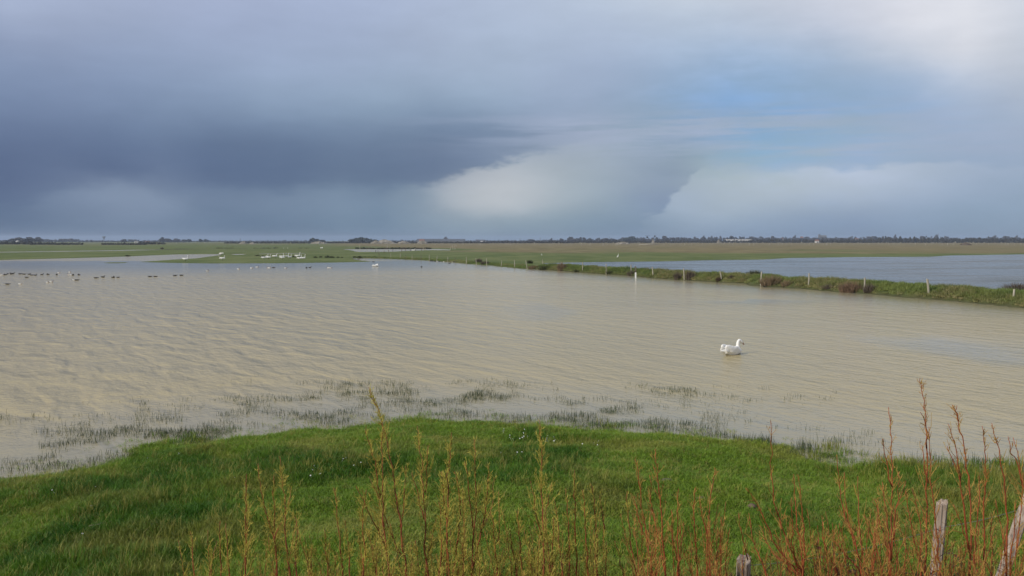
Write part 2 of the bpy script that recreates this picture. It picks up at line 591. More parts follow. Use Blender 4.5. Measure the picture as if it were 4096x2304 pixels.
# ------------------------------------------------------------------ ground
def ground_material():
    m = bpy.data.materials.new('marsh_ground')
    m.use_nodes = True
    t = m.node_tree
    n = NT(t)
    b = t.nodes['Principled BSDF']
    P = n.new('ShaderNodeNewGeometry').outputs['Position']
    at_ = lambda k: n.new('ShaderNodeAttribute', attribute_name=k).outputs['Fac']
    dry, wet, nearf, bank = at_('dry'), at_('wet'), at_('near'), at_('bank')
    big = n.noise(n.v('MULTIPLY', P, (.018, .010, 0.0)), 1.0, 6.0, .62)
    mid = n.noise(n.v('MULTIPLY', P, (.10, .035, 0.0)), 1.0, 6.0, .66)
    fine = n.noise(n.v('MULTIPLY', P, (1.3, .7, 0.0)), 1.0, 5.0, .65)
    green = n.mix(n.ss(mid, .38, .64), (.092, .122, .036), (.145, .165, .060))
    brown = n.mix(n.ss(mid, .36, .62), (.150, .122, .058), (.215, .180, .090))
    d2 = n.m('ADD', dry, n.m('MULTIPLY', n.m('SUBTRACT', big, .5), 1.5))
    c = n.mix(n.ss(d2, .25, .75), green, brown)
    c = n.mix(n.m('MULTIPLY', n.ss(fine, .55, .75), .35), c, (.055, .065, .022))
    bk = n.mix(n.ss(fine, .35, .65), (.065, .090, .020), (.125, .140, .040))
    c = n.mix(bank, c, bk)
    fg = n.mix(n.ss(n.noise(P, 2.2, 5.0, .6), .35, .65), (.028, .046, .010), (.060, .072, .020))
    c = n.mix(nearf, c, fg)
    c = n.mix(n.m('MULTIPLY', wet, .75), c, (.060, .050, .034))
    n.put(b.inputs['Base Color'], c)
    b.inputs['Roughness'].default_value = .95
    b.inputs['Specular IOR Level'].default_value = .1
    bn = n.new('ShaderNodeBump')
    bn.inputs['Strength'].default_value = .7
    bn.inputs['Distance'].default_value = .12
    n.put(bn.inputs['Height'], fine)
    n.put(b.inputs['Normal'], bn.outputs[0])
    return m


def polar(t_rows, az_cols):
    d = CAM_H / np.asarray(t_rows)
    A, D_ = np.meshgrid(az_cols, d)
    return (D_ * np.sin(A)).ravel(), (D_ * np.cos(A)).ravel(), A.shape


def grid_faces(r, c, closed=False):
    i = np.arange(r - 1)[:, None] * c + np.arange(c - 1)[None, :]
    i = i.ravel()
    return np.stack([i, i + 1, i + c + 1, i + c], 1)


def build_ground():
    t = np.concatenate([np.linspace(9.0, .62, 40)[:-1], np.arange(.62, .30, -.0035), np.arange(.30, .05, -.0011), np.arange(.05, .0009, -.00022),
                        np.array([.0009, .00075])])
    az = np.concatenate([np.linspace(-R(180), -R(50), 40)[:-1], np.linspace(-R(50), -R(36), 40)[:-1], np.linspace(-R(36), R(36), 620),
                         np.linspace(R(36), R(50), 40)[1:], np.linspace(R(50), R(180), 40)[1:]])
    x, y, sh = polar(t, az)
    z, s, bank, sm, sr = land(x, y, True)
    V = np.stack([x, y, z], 1)
    Fq = grid_faces(*sh)
    c0 = len(V)
    V = np.vstack([V, [[0, 0, V[0:sh[1], 2].mean()]]])
    k = np.arange(sh[1] - 1)
    tri = np.stack([k + 1, k, np.full_like(k, c0)], 1)
    me = mesh_np('marsh_ground', V, [Fq, tri], [ground_material()], smooth=True)
    ap = lambda a: np.append(a, 0)
    dist = np.hypot(x, y)
    right = smooth01(x - (-.20 * y + 6), -40, 70)
    shore_g = smooth01(dist, 330, 250) + .9 * smooth01(s, 22, 6)
    dry = .18 + .52 * right * (1 - np.clip(shore_g, 0, 1)) + .25 * smooth01(dist, 650, 900)
    dry = dry + .30 * smooth01(dist, 520, 640) * right
    add_attr(me, 'dry', ap(np.clip(dry, 0, 1)))
    add_attr(me, 'wet', ap(smooth01(s, .45, -.05)))
    add_attr(me, 'near', ap((y < 30).astype(float)))
    add_attr(me, 'bank', ap(bank * (y > 30)))
    o = link('marsh_ground', me)
    tag(o, kind='structure')


build_ground()


# ------------------------------------------------------------------ water
def water_material(name, mud_cols, rough, wave, small, ior=1.33, spec0=.2, ripple_streak=0.0):
    m = bpy.data.materials.new(name)
    m.use_nodes = True
    t = m.node_tree
    n = NT(t)
    b = t.nodes['Principled BSDF']
    P = n.new('ShaderNodeNewGeometry').outputs['Position']
    calm = n.new('ShaderNodeAttribute', attribute_name='calm').outputs['Fac']
    # rotate so that crests run slantwise, down to the right
    a = R(-58)
    px, py, _ = n.sep(P)
    u = n.m('ADD', n.m('MULTIPLY', px, math.cos(a)), n.m('MULTIPLY', py, math.sin(a)))
    v = n.m('SUBTRACT', n.m('MULTIPLY', py, math.cos(a)), n.m('MULTIPLY', px, math.sin(a)))
    W1 = n.noise(n.xyz(n.m('MULTIPLY', u, .42), n.m('MULTIPLY', v, 1.15), 0.0), 1.0, 1.5, .45, dist=.45)
    W2 = n.noise(n.xyz(n.m('MULTIPLY', u, 1.7), n.m('MULTIPLY', v, 3.2), 3.0), 1.0, 3.0, .55, dist=.3)
    W3 = n.noise(n.xyz(n.m('MULTIPLY', px, 7.0), n.m('MULTIPLY', py, 9.0), 1.0), 1.0, 2.0, .5)
    amp = n.m('SUBTRACT', 1.0, n.m('MULTIPLY', calm, .85))
    lee = n.ss(n.m('ADD', px, n.m('MULTIPLY', py, -.12)), 3.0, -14.0)
    h = n.m('ADD', n.m('MULTIPLY', W1, n.m('MULTIPLY_ADD', lee, wave, wave * .45)), n.m('MULTIPLY', W2, small))
    h = n.m('ADD', h, n.m('MULTIPLY', W3, small * .42))
    h = n.m('MULTIPLY', h, amp)
    bn = n.new('ShaderNodeBump')
    bn.inputs['Strength'].default_value = 1.0
    bn.inputs['Distance'].default_value = 1.0
    n.put(bn.inputs['Height'], h)
    n.put(b.inputs['Normal'], bn.outputs[0])
    big = n.noise(n.v('MULTIPLY', P, (.03, .05, 0)), 1.0, 4.0, .55)
    c = n.mix(n.ss(big, .35, .65), mud_cols[0], mud_cols[1])
    c = n.mix(n.m('MULTIPLY', calm, .75), c, mud_cols[2])
    n.put(b.inputs['Base Color'], c)
    wp = n.noise(n.v('MULTIPLY', P, (.045, .16, 0)), 1.0, 4.0, .6, dist=.4)
    n.put(b.inputs['Roughness'], n.m('MULTIPLY_ADD', n.ss(wp, .40, .66), .03 + .24 * ripple_streak, rough))
    c = n.mix(n.m('MULTIPLY', n.ss(wp, .48, .70), ripple_streak), c, (.022, .032, .018))  # dark streaks of wind ripple painted into the pool's base colour
    n.put(b.inputs['Base Color'], c)
    b.inputs['IOR'].default_value = ior
    n.put(b.inputs['Specular IOR Level'], n.m('ADD', spec0, n.m('MULTIPLY', calm, .5 - spec0)))
    return m


def build_water():
    t = np.concatenate([np.arange(.5, .05, -.0025), np.arange(.05, .0098, -.0004)])
    az = np.linspace(-R(62), R(62), 420)
    x, y, sh = polar(t, az)
    sm = sdf(W_MAIN, x, y)
    sr = sdf(W_RIGHT, x, y)
    dist = np.hypot(x, y)
    calm = np.where(y < 45, .60 * smooth01(sm, 7.5, 0.0), 0)
    # sheltered reach in front of the low spit, and along the bank's foot
    spd = line_dist(np.array(spit)[2:9], x, y)
    calm = np.maximum(calm, .95 * smooth01(spd, 62, 6) * (y > 80) * (y < 175))
    calm = np.maximum(calm, .7 * smooth01(line_dist(bank_front, x, y), 11, 1))
    calm = calm * (.72 + .56 * fbm(x * .08, y * .04, 50))
    calm = np.maximum(calm, .5 * smooth01(fbm(x * .11 + 9, y * .06, 53), .56, .74) * smooth01(x, -2, 6) * (y < 60))
    V = np.stack([x, y, np.zeros_like(x)], 1)
    Fq = grid_faces(*sh)
    keep = (sr < -1.2)
    mid_front = line_dist(BANK_MID, x, y)
    side = ~((sr > -2.2) & (y > 40) & (dist < 290))
    Fm = Fq[side[Fq].all(1)]
    me = mesh_np('flood_water', V, Fm, [water_material('muddy_water', ((.415, .345, .187), (.385, .325, .182), (.165, .17, .125)), .12, .130, .046, spec0=.065)], smooth=True)
    add_attr(me, 'calm', np.clip(calm, 0, 1))
    tag(link('flood_water', me), kind='structure')
    Fr = Fq[(sr[Fq] > -2.6).any(1) & (dist[Fq] < 330).all(1) & (y[Fq] > 38).all(1)]
    Vr = V.copy()
    Vr[:, 2] = .004
    me = mesh_np('pool_water', Vr, Fr, [water_material('clear_water', ((.075, .085, .085), (.055, .07, .072), (.06, .07, .07)), .08, .09, .13, spec0=.36, ripple_streak=.8)], smooth=True)
    add_attr(me, 'calm', np.full(len(V), .25))
    tag(link('pool_water', me), kind='structure')


build_water()


# ------------------------------------------------------------------ grass (uncountable: stuff)
def tuft_arrays(n, rad, hmin, hmax, width, lean, seed, curve=.35):
    r = np.random.RandomState(seed)
    V, Fq, Ft = [], [], []
    for i in range(n):
        a, q = r.rand() * 6.283, rad * math.sqrt(r.rand())
        bx, by = q * math.cos(a), q * math.sin(a)
        h = hmin + (hmax - hmin) * r.rand()
        la = r.rand() * 6.283
        l = lean * h * (.3 + r.rand())
        dx, dy = math.cos(la) * l, math.sin(la) * l
        fa = r.rand() * 3.1416
        wx, wy = math.cos(fa) * width * .5, math.sin(fa) * width * .5
        k = len(V)
        m = curve
        V += [(bx - wx, by - wy, -.02), (bx + wx, by + wy, -.02),
              (bx + dx * m - wx * .8, by + dy * m - wy * .8, h * .6), (bx + dx * m + wx * .8, by + dy * m + wy * .8, h * .6),
              (bx + dx, by + dy, h * (1 - .25 * lean))]
        Fq.append((k, k + 1, k + 3, k + 2))
        Ft.append((k + 2, k + 3, k + 4))
    return np.array(V), np.array(Fq), np.array(Ft)


def grass_material(name, c_dark, c_light, c_dry, trans=.25):
    m = bpy.data.materials.new(name)
    m.use_nodes = True
    t = m.node_tree
    n = NT(t)
    b = t.nodes['Principled BSDF']
    a = n.new('ShaderNodeAttribute', attribute_name='tint', attribute_type='INSTANCER').outputs['Vector']
    x, y, z = n.sep(a)
    c = n.mix(x, c_dark, c_light)
    c = n.mix(y, c, c_dry)
    br = n.m('ADD', .75, n.m('MULTIPLY', z, .5))
    c = n.v('SCALE', c, br)
    n.put(b.inputs['Base Color'], c)
    b.inputs['Roughness'].default_value = .55
    b.inputs['Specular IOR Level'].default_value = .35
    tr = n.new('ShaderNodeBsdfTranslucent')
    n.put(tr.inputs[0], c)
    mx = n.new('ShaderNodeMixShader')
    mx.inputs[0].default_value = trans
    n.put(mx.inputs[1], b.outputs[0])
    n.put(mx.inputs[2], tr.outputs[0])
    n.put(t.nodes['Material Output'].inputs[0], mx.outputs[0])
    return m


def scatter(name, pts, rz, scl, tint, pick, variants, label, cat):
    me = bpy.data.meshes.new(name)
    me.vertices.add(len(pts))
    me.vertices.foreach_set('co', np.asarray(pts, np.float32).ravel())
    me.update()
    rot = np.zeros((len(pts), 3))
    rot[:, 2] = rz
    add_attr(me, 'rot', rot, 'FLOAT_VECTOR')
    add_attr(me, 'scl', scl, 'FLOAT_VECTOR')
    add_attr(me, 'tint', tint, 'FLOAT_VECTOR')
    add_attr(me, 'pick', pick, 'INT')
    o = link(name, me)
    tag(o, label, cat, kind='stuff')
    ng = bpy.data.node_groups.new(name + '_scatter', 'GeometryNodeTree')
    ng.interface.new_socket('Geometry', in_out='INPUT', socket_type='NodeSocketGeometry')
    ng.interface.new_socket('Geometry', in_out='OUTPUT', socket_type='NodeSocketGeometry')
    gi = ng.nodes.new('NodeGroupInput')
    go = ng.nodes.new('NodeGroupOutput')
    iop = ng.nodes.new('GeometryNodeInstanceOnPoints')
    g2i = ng.nodes.new('GeometryNodeGeometryToInstance')
    for v in reversed(variants):
        oi = ng.nodes.new('GeometryNodeObjectInfo')
        oi.inputs['Object'].default_value = v
        oi.inputs['As Instance'].default_value = False
        ng.links.new(oi.outputs['Geometry'], g2i.inputs[0])

    def na(nm, typ):
        q = ng.nodes.new('GeometryNodeInputNamedAttribute')
        q.data_type = typ
        q.inputs['Name'].default_value = nm
        return [s for s in q.outputs if s.enabled and s.name == 'Attribute'][0]
    ng.links.new(gi.outputs[0], iop.inputs['Points'])
    ng.links.new(g2i.outputs[0], iop.inputs['Instance'])
    iop.inputs['Pick Instance'].default_value = True
    ng.links.new(na('pick', 'INT'), iop.inputs['Instance Index'])
    ng.links.new(na('rot', 'FLOAT_VECTOR'), iop.inputs['Rotation'])
    ng.links.new(na('scl', 'FLOAT_VECTOR'), iop.inputs['Scale'])
    ng.links.new(iop.outputs[0], go.inputs[0])
    md = o.modifiers.new('scatter', 'NODES')
    md.node_group = ng
    return o


def variants(prefix, specs, material):
    out = []
    for i, s in enumerate(specs):
        V, Fq, Ft = tuft_arrays(*s)
        out.append(bpy.data.objects.new(prefix, mesh_np(prefix, V, [Fq, Ft], [material])))
    return out


def build_meadow_grass():
    m = grass_material('meadow_grass', (.042, .130, .006), (.150, .250, .018), (.30, .26, .06))
    vs = variants('grass_tuft', [(34, .12, .05, .12, .007, .55, 1), (30, .13, .06, .15, .007, .6, 2),
                                 (34, .11, .03, .08, .007, .7, 3), (18, .10, .10, .22, .006, .5, 4)], m)
    N = 52000
    # more tufts where they are nearer
    y = 6.4 + (22.5 - 6.4) * rng.rand(N * 2) ** 1.25
    x = (rng.rand(N * 2) * 2 - 1) * (.64 * y + 1.2)
    keep = rng.rand(N * 2) < (.64 * y + 1.2) / (.64 * 22.5 + 1.2) * 1.5
    x, y = x[keep], y[keep]
    z, s, bank, sm, sr = land(x, y, True)
    edge = s > -.15 - 1.6 * rng.rand(len(x)) ** 3.4
    x, y, z, s = x[edge], y[edge], np.maximum(z, -.06)[edge], s[edge]
    n = len(x)
    lush = fbm(x * .42 + 5, y * .30, 12, 4)
    lush2 = fbm(x * 1.4, y * 1.0, 16, 3)
    tall = smooth01(lush, .46, .62)
    hs = (.55 + .65 * tall + .35 * smooth01(lush2, .5, .75)) * (.75 + .5 * rng.rand(n)) * (1 + .75 * smooth01(s, 1.3, -.3) * rng.rand(n))
    tint = np.stack([np.clip(1 - .85 * tall + .7 * (lush2 - .5) + .2 * (rng.rand(n) - .5), 0, 1),
                     np.clip(.42 * smooth01(fbm(x * .8 + 30, y * .8, 20), .52, .75) + .40 * (rng.rand(n) > .88) + .18 * smooth01(x, 3, 7) * rng.rand(n), 0, .7),
                     rng.rand(n)], 1)
    pick = rng.choice(4, n, p=[.4, .28, .26, .06])
    straw = (pick == 3) & (rng.rand(n) < .55)
    tint[straw, 1] = .75
    scl = np.stack([np.full(n, 1.15), np.full(n, 1.15), hs], 1)
    scatter('meadow_grass', np.stack([x, y, z - .005], 1), rng.rand(n) * 6.283, scl, tint, pick, vs,
            'short green meadow grass sloping down to the flood water', 'grass')
    # longer dark blades standing in the shallow water
    m2 = grass_material('drowned_grass', (.022, .040, .012), (.052, .085, .022), (.10, .10, .042), .15)
    vs2 = variants('drowned_tuft', [(5, .20, .05, .16, .006, .35, 11), (3, .24, .04, .12, .006, .6, 12), (3, .12, .08, .24, .006, .3, 13), (9, .18, .08, .22, .006, .4, 14)], m2)
    patches = [((1200, 2080), (1530, 1625), 330), ((1400, 2000), (1560, 1605), 240), ((850, 1400), (1590, 1690), 240), ((2150, 2560), (1595, 1650), 110), ((2600, 2860), (1550, 1585), 70),
               ((640, 1100), (1640, 1740), 150), ((300, 760), (1700, 1800), 150), ((0, 520), (1760, 1890), 190), ((500, 1000), (1720, 1780), 150), ((2250, 2850), (1650, 1735), 260),
               ((2850, 3320), (1735, 1800), 330), ((1300, 2500), (1640, 1700), 260), ((2950, 3260), (1575, 1605), 26), ((3000, 3700), (1780, 1860), 70), ((1000, 3000), (1520, 1700), 160),
               ((-100, 1000), (1600, 1900), 120), ((3650, 4000), (1840, 1880), 60)]
    L = []
    for (a, b), (c, d), k in patches:
        q = rng.rand(k, 2)
        for u, v_ in q:
            p = gp(a + (b - a) * u, c + (d - c) * v_)
            for _ in range(3):
                L.append((p.x + rng.randn() * .5, p.y + rng.randn() * .32))
    L = np.array(L)
    cl = fbm(L[:, 0] * 1.2, L[:, 1] * 1.2, 24, 3)
    L = L[cl > .42 + .10 * rng.rand(len(L))]
    z, s, *_ = land(L[:, 0], L[:, 1], True)
    ok = s < .6
    L, s = L[ok], s[ok]
    n = len(L)
    reed = smooth01(L[:, 0] + .0 * L[:, 1], 4.0, 6.0) * smooth01(L[:, 1], 20, 17)
    hs = (.35 + .62 * rng.rand(n)) * (1 + .6 * reed)
    tint = np.stack([rng.rand(n) * .8 + .2 * reed, rng.rand(n) ** 3 * .5, rng.rand(n)], 1)
    scatter('drowned_grass', np.stack([L[:, 0], L[:, 1], np.zeros(n)], 1), rng.rand(n) * 6.283, np.stack([np.ones(n), np.ones(n), hs], 1), tint,
            rng.choice(4, n, p=[.3, .35, .2, .15]), vs2, 'dark grass blades poking through the shallow water by the near shore', 'grass')
    # grass on the dyke across the water
    m3 = grass_material('bank_grass', (.085, .135, .024), (.185, .225, .055), (.28, .23, .105), .2)
    vs3 = variants('bank_tuft', [(40, .30, .12, .30, .022, .6, 21), (40, .34, .15, .38, .022, .7, 22), (30, .26, .20, .50, .02, .5, 23)], m3)
    seg = np.array(BANK_MID)
    K = 9000
    i = rng.randint(0, len(seg) - 1, K * 2)
    ln = np.linalg.norm(seg[1:] - seg[:-1], axis=1)
    keep = rng.rand(K * 2) < (ln / ln.max())[i]
    i = i[keep]
    f = rng.rand(len(i))[:, None]
    p = seg[i] * (1 - f) + seg[i + 1] * f
    tdir = (seg[1:] - seg[:-1])[i]
    tdir /= np.linalg.norm(tdir, axis=1)[:, None]
    off = (rng.rand(len(i))[:, None] * 2 - 1) * 2.9
    p = p + np.stack([tdir[:, 1], -tdir[:, 0]], 1) * off
    # and along the far half of the dyke, where it sinks into the meadow
    q = np.array(bank_front[16:])
    for a, b in zip(q[:-1], q[1:]):
        k = int(np.linalg.norm(b - a) * 22)
        u = rng.rand(k, 1)
        pp = a * (1 - u) + b * u
        td = (b - a) / np.linalg.norm(b - a)
        p = np.vstack([p, pp + np.array([[td[1], -td[0]]]) * (rng.rand(k, 1) ** 1.6 * 5.0)])
    z, s, bank, sm, sr = land(p[:, 0], p[:, 1], True)
    ok = s > .12
    p, z, s = p[ok], np.maximum(z, 0)[ok], s[ok]
    n = len(p)
    big = fbm(p[:, 0] * .35, p[:, 1] * .2, 33, 3)
    dryv = np.clip(smooth01(big, .50, .68) * .8 * rng.rand(n) + .5 * smooth01(s, .9, .1) * rng.rand(n), 0, .95)
    tint = np.stack([np.clip(fbm(p[:, 0] * .8, p[:, 1] * .8, 36) * 1.6 - .3, 0, 1), dryv, rng.rand(n)], 1)
    hs = (.55 + .6 * rng.rand(n)) * (.7 + .6 * fbm(p[:, 0] * .5, p[:, 1] * .4, 38)) * (.45 + .55 * smooth01(s, .1, 1.0))
    scatter('bank_grass', np.stack([p[:, 0], p[:, 1], z - .03], 1), rng.rand(n) * 6.283, np.stack([np.ones(n), np.ones(n), hs], 1), tint,
            rng.choice(3, n), vs3, 'rough tufted grass covering the low dyke between the two waters', 'grass')


build_meadow_grass()

# ------------------------------------------------------------------ materials for the things
M_white = mat('white_plumage', (.80, .79, .75), .7, .05, 14.0, spec=.2)
M_bill = mat('orange_bill', (.28, .085, .022), .45, .15, 20)
M_black = mat('black_plumage', (.018, .018, .022), .6, .3, 14)
M_brown = mat('dark_brown_plumage', (.030, .026, .025), .75, .4, 18)
M_chest = mat('chestnut_plumage', (.22, .09, .04), .75, .2, 14)
M_grey = mat('grey_buff_plumage', (.42, .38, .31), .75, .2, 14)
M_leg = mat('dark_leg', (.03, .028, .026), .6, .2, 20)
M_post = mat('weathered_post', (.46, .43, .35), .9, .3, 5.0, (.26, .235, .18), .8, .1, (3, 3, .5))
M_postd = mat('damp_post', (.20, .17, .13), .9, .3, 5.0, (.10, .085, .07), .8, .1, (3, 3, .5))
M_post2 = mat('silvered_post', (.47, .39, .32), .9, .3, 9.0, (.25, .19, .145), 1.0, .1, (5, 5, .35))
M_gauge = mat('gauge_white', (.85, .85, .83), .5, .03, 4)
M_gblack = mat('gauge_black', (.02, .02, .022), .6, .1, 4)
M_bark = mat('tree_bark', (.075, .062, .055), .95, .3, 2)
M_wood1 = mat('bare_crown', (.070, .064, .062), .95, .3, .8, (.045, .043, .042))
M_wood2 = mat('evergreen_crown', (.036, .046, .034), .95, .3, .8, (.024, .032, .026))
M_scrub = mat('scrub', (.062, .056, .040), .95, .3, .25, (.036, .038, .028))
M_reedbrown = mat('dead_reed', (.27, .20, .115), .9, .25, 3, (.15, .11, .065), trans=.15)
M_sedge = mat('dark_sedge', (.060, .066, .026), .9, .25, 3, (.030, .038, .014))
M_brushgrey = mat('grey_brush', (.145, .115, .085), .9, .25, 3, (.075, .06, .045))
M_bushgreen = mat('grey_green_bush', (.12, .125, .070), .85, .25, 4, (.065, .075, .040), trans=.15)
M_pale = mat('pale_spoil', (.31, .285, .235), .95, .2, .25, (.17, .15, .11))
M_wallw = mat('pale_render', (.50, .49, .46), .9, .08, .3)
M_roofd = mat('dark_sheet_roof', (.085, .092, .105), .7, .2, .2)
M_rooft = mat('tile_roof', (.22, .11, .075), .85, .2, .3)
M_wallg = mat('grey_wall', (.16, .165, .17), .9, .2, .3)
M_stem_g = mat('brown_stem', (.30, .085, .030), .6, .3, 12, (.14, .042, .02))
M_stem_r = mat('rusty_stem', (.36, .090, .030), .6, .3, 12, (.19, .05, .02))
M_leaf_g = mat('olive_leaves', (.56, .47, .095), .7, .3, 9, (.34, .31, .055), trans=.35)
M_leaf_r = mat('ochre_leaves', (.52, .36, .085), .7, .3, 9, (.34, .15, .04), trans=.35)
M_bramble = mat('dead_bramble', (.085, .05, .034), .85, .35, 12, (.04, .024, .018))
M_daisy = mat('daisy_petals', (.85, .85, .82), .6, .03, 20)
M_earth = mat('bare_earth', (.15, .105, .068), .95, .3, 9, (.07, .05, .035), 1.0)
M_drift = mat('driftwood', (.28, .25, .18), .9, .3, 12, (.13, .11, .07), 1.0)


# ------------------------------------------------------------------ shape builders
def tube_np(path, radii, sides=6, cap=True):
    path = [Vector(p) for p in path]
    V, Fq, Ft = [], [], []
    up = None
    for i, p in enumerate(path):
        t = (path[min(i + 1, len(path) - 1)] - path[max(i - 1, 0)]).normalized()
        if up is None:
            up = t.orthogonal().normalized()
        a = (up - t * up.dot(t)).normalized()
        up = a
        b = t.cross(a)
        for k in range(sides):
            w = 2 * math.pi * k / sides
            V.append(p + (a * math.cos(w) + b * math.sin(w)) * radii[i])
    for i in range(len(path) - 1):
        for k in range(sides):
            q = (k + 1) % sides
            Fq.append((i * sides + k, i * sides + q, (i + 1) * sides + q, (i + 1) * sides + k))
    if cap:
        for base, flip in ((0, True), ((len(path) - 1) * sides, False)):
            c = len(V)
            V.append(path[0] if flip else path[-1])
            for k in range(sides):
                q = (k + 1) % sides
                Ft.append((base + q, base + k, c) if flip else (base + k, base + q, c))
    return np.array([tuple(v) for v in V]), np.array(Fq).reshape(-1, 4), np.array(Ft).reshape(-1, 3)


class Geo:
    def __init__(s):
        s.V, s.Q, s.T, s.n = [], [], [], 0

    def add(s, V, Fq=None, Ft=None):
        s.V.append(np.asarray(V, float))
        if Fq is not None and len(Fq):
            s.Q.append(np.asarray(Fq) + s.n)
        if Ft is not None and len(Ft):
            s.T.append(np.asarray(Ft) + s.n)
        s.n += len(V)

    def tube(s, path, radii, sides=6, cap=True):
        s.add(*tube_np(path, radii, sides, cap))

    def box(s, lo, hi):
        x0, y0, z0 = lo
        x1, y1, z1 = hi
        s.add([(x0, y0, z0), (x1, y0, z0), (x1, y1, z0), (x0, y1, z0), (x0, y0, z1), (x1, y0, z1), (x1, y1, z1), (x0, y1, z1)],
              [(0, 3, 2, 1), (4, 5, 6, 7), (0, 1, 5, 4), (1, 2, 6, 5), (2, 3, 7, 6), (3, 0, 4, 7)])

    def gable(s, lo, hi, rise):
        x0, y0, z0 = lo
        x1, y1, z1 = hi
        ym = .5 * (y0 + y1)
        s.add([(x0, y0, z1), (x1, y0, z1), (x1, y1, z1), (x0, y1, z1), (x0, ym, z1 + rise), (x1, ym, z1 + rise)],
              [(0, 1, 5, 4), (2, 3, 4, 5), (0, 3, 2, 1)], [(0, 4, 3), (1, 2, 5)])

    def mesh(s, name, mats, smooth=False):
        f = []
        if s.Q:
            f.append(np.vstack(s.Q))
        if s.T:
            f.append(np.vstack(s.T))
        return mesh_np(name, np.vstack(s.V), f, mats, smooth=smooth)


def fused(name, shapes, voxel, mats, paint=None, smooth_it=4):
    """one continuous skin over overlapping ellipsoids ('e', centre, radii, tilt) and tapered runs ('t', [(point, radius)...])"""
    bm = bmesh.new()

    def ball(c, r, rot=None):
        M = Matrix.Translation(c)
        if rot:
            M = M @ Matrix.Rotation(rot[2], 4, 'Z') @ Matrix.Rotation(rot[1], 4, 'Y') @ Matrix.Rotation(rot[0], 4, 'X')
        M = M @ Matrix.Diagonal((r[0], r[1], r[2], 1))
        bmesh.ops.create_icosphere(bm, subdivisions=2, radius=1.0, matrix=M)
    for sh in shapes:
        if sh[0] == 'e':
            ball(sh[1], sh[2], sh[3] if len(sh) > 3 else None)
        else:
            q = sh[1]
            for (a, ra), (b, rb) in zip(q[:-1], q[1:]):
                a, b = Vector(a), Vector(b)
                k = max(2, int((b - a).length / (min(ra, rb) * .45)) + 1)
                for i in range(k + 1):
                    f = i / k
                    r = ra * (1 - f) + rb * f
                    ball(a.lerp(b, f), (r, r, r))
    me = bpy.data.meshes.new(name)
    bm.to_mesh(me)
    bm.free()
    o = bpy.data.objects.new(name, me)
    COL.objects.link(o)
    md = o.modifiers.new('r', 'REMESH')
    md.mode = 'VOXEL'
    md.voxel_size = voxel
    md.use_smooth_shade = True
    ms = o.modifiers.new('s', 'SMOOTH')
    ms.iterations = smooth_it
    ms.factor = .5
    dg = bpy.context.evaluated_depsgraph_get()
    new = bpy.data.meshes.new_from_object(o.evaluated_get(dg))
    bpy.data.objects.remove(o)
    new.name = name
    new.materials.clear()
    for m in mats:
        new.materials.append(m)
    for p in new.polygons:
        p.use_smooth = True
        if paint:
            p.material_index = paint(p.center)
        else:
            p.material_index = 0
    return new


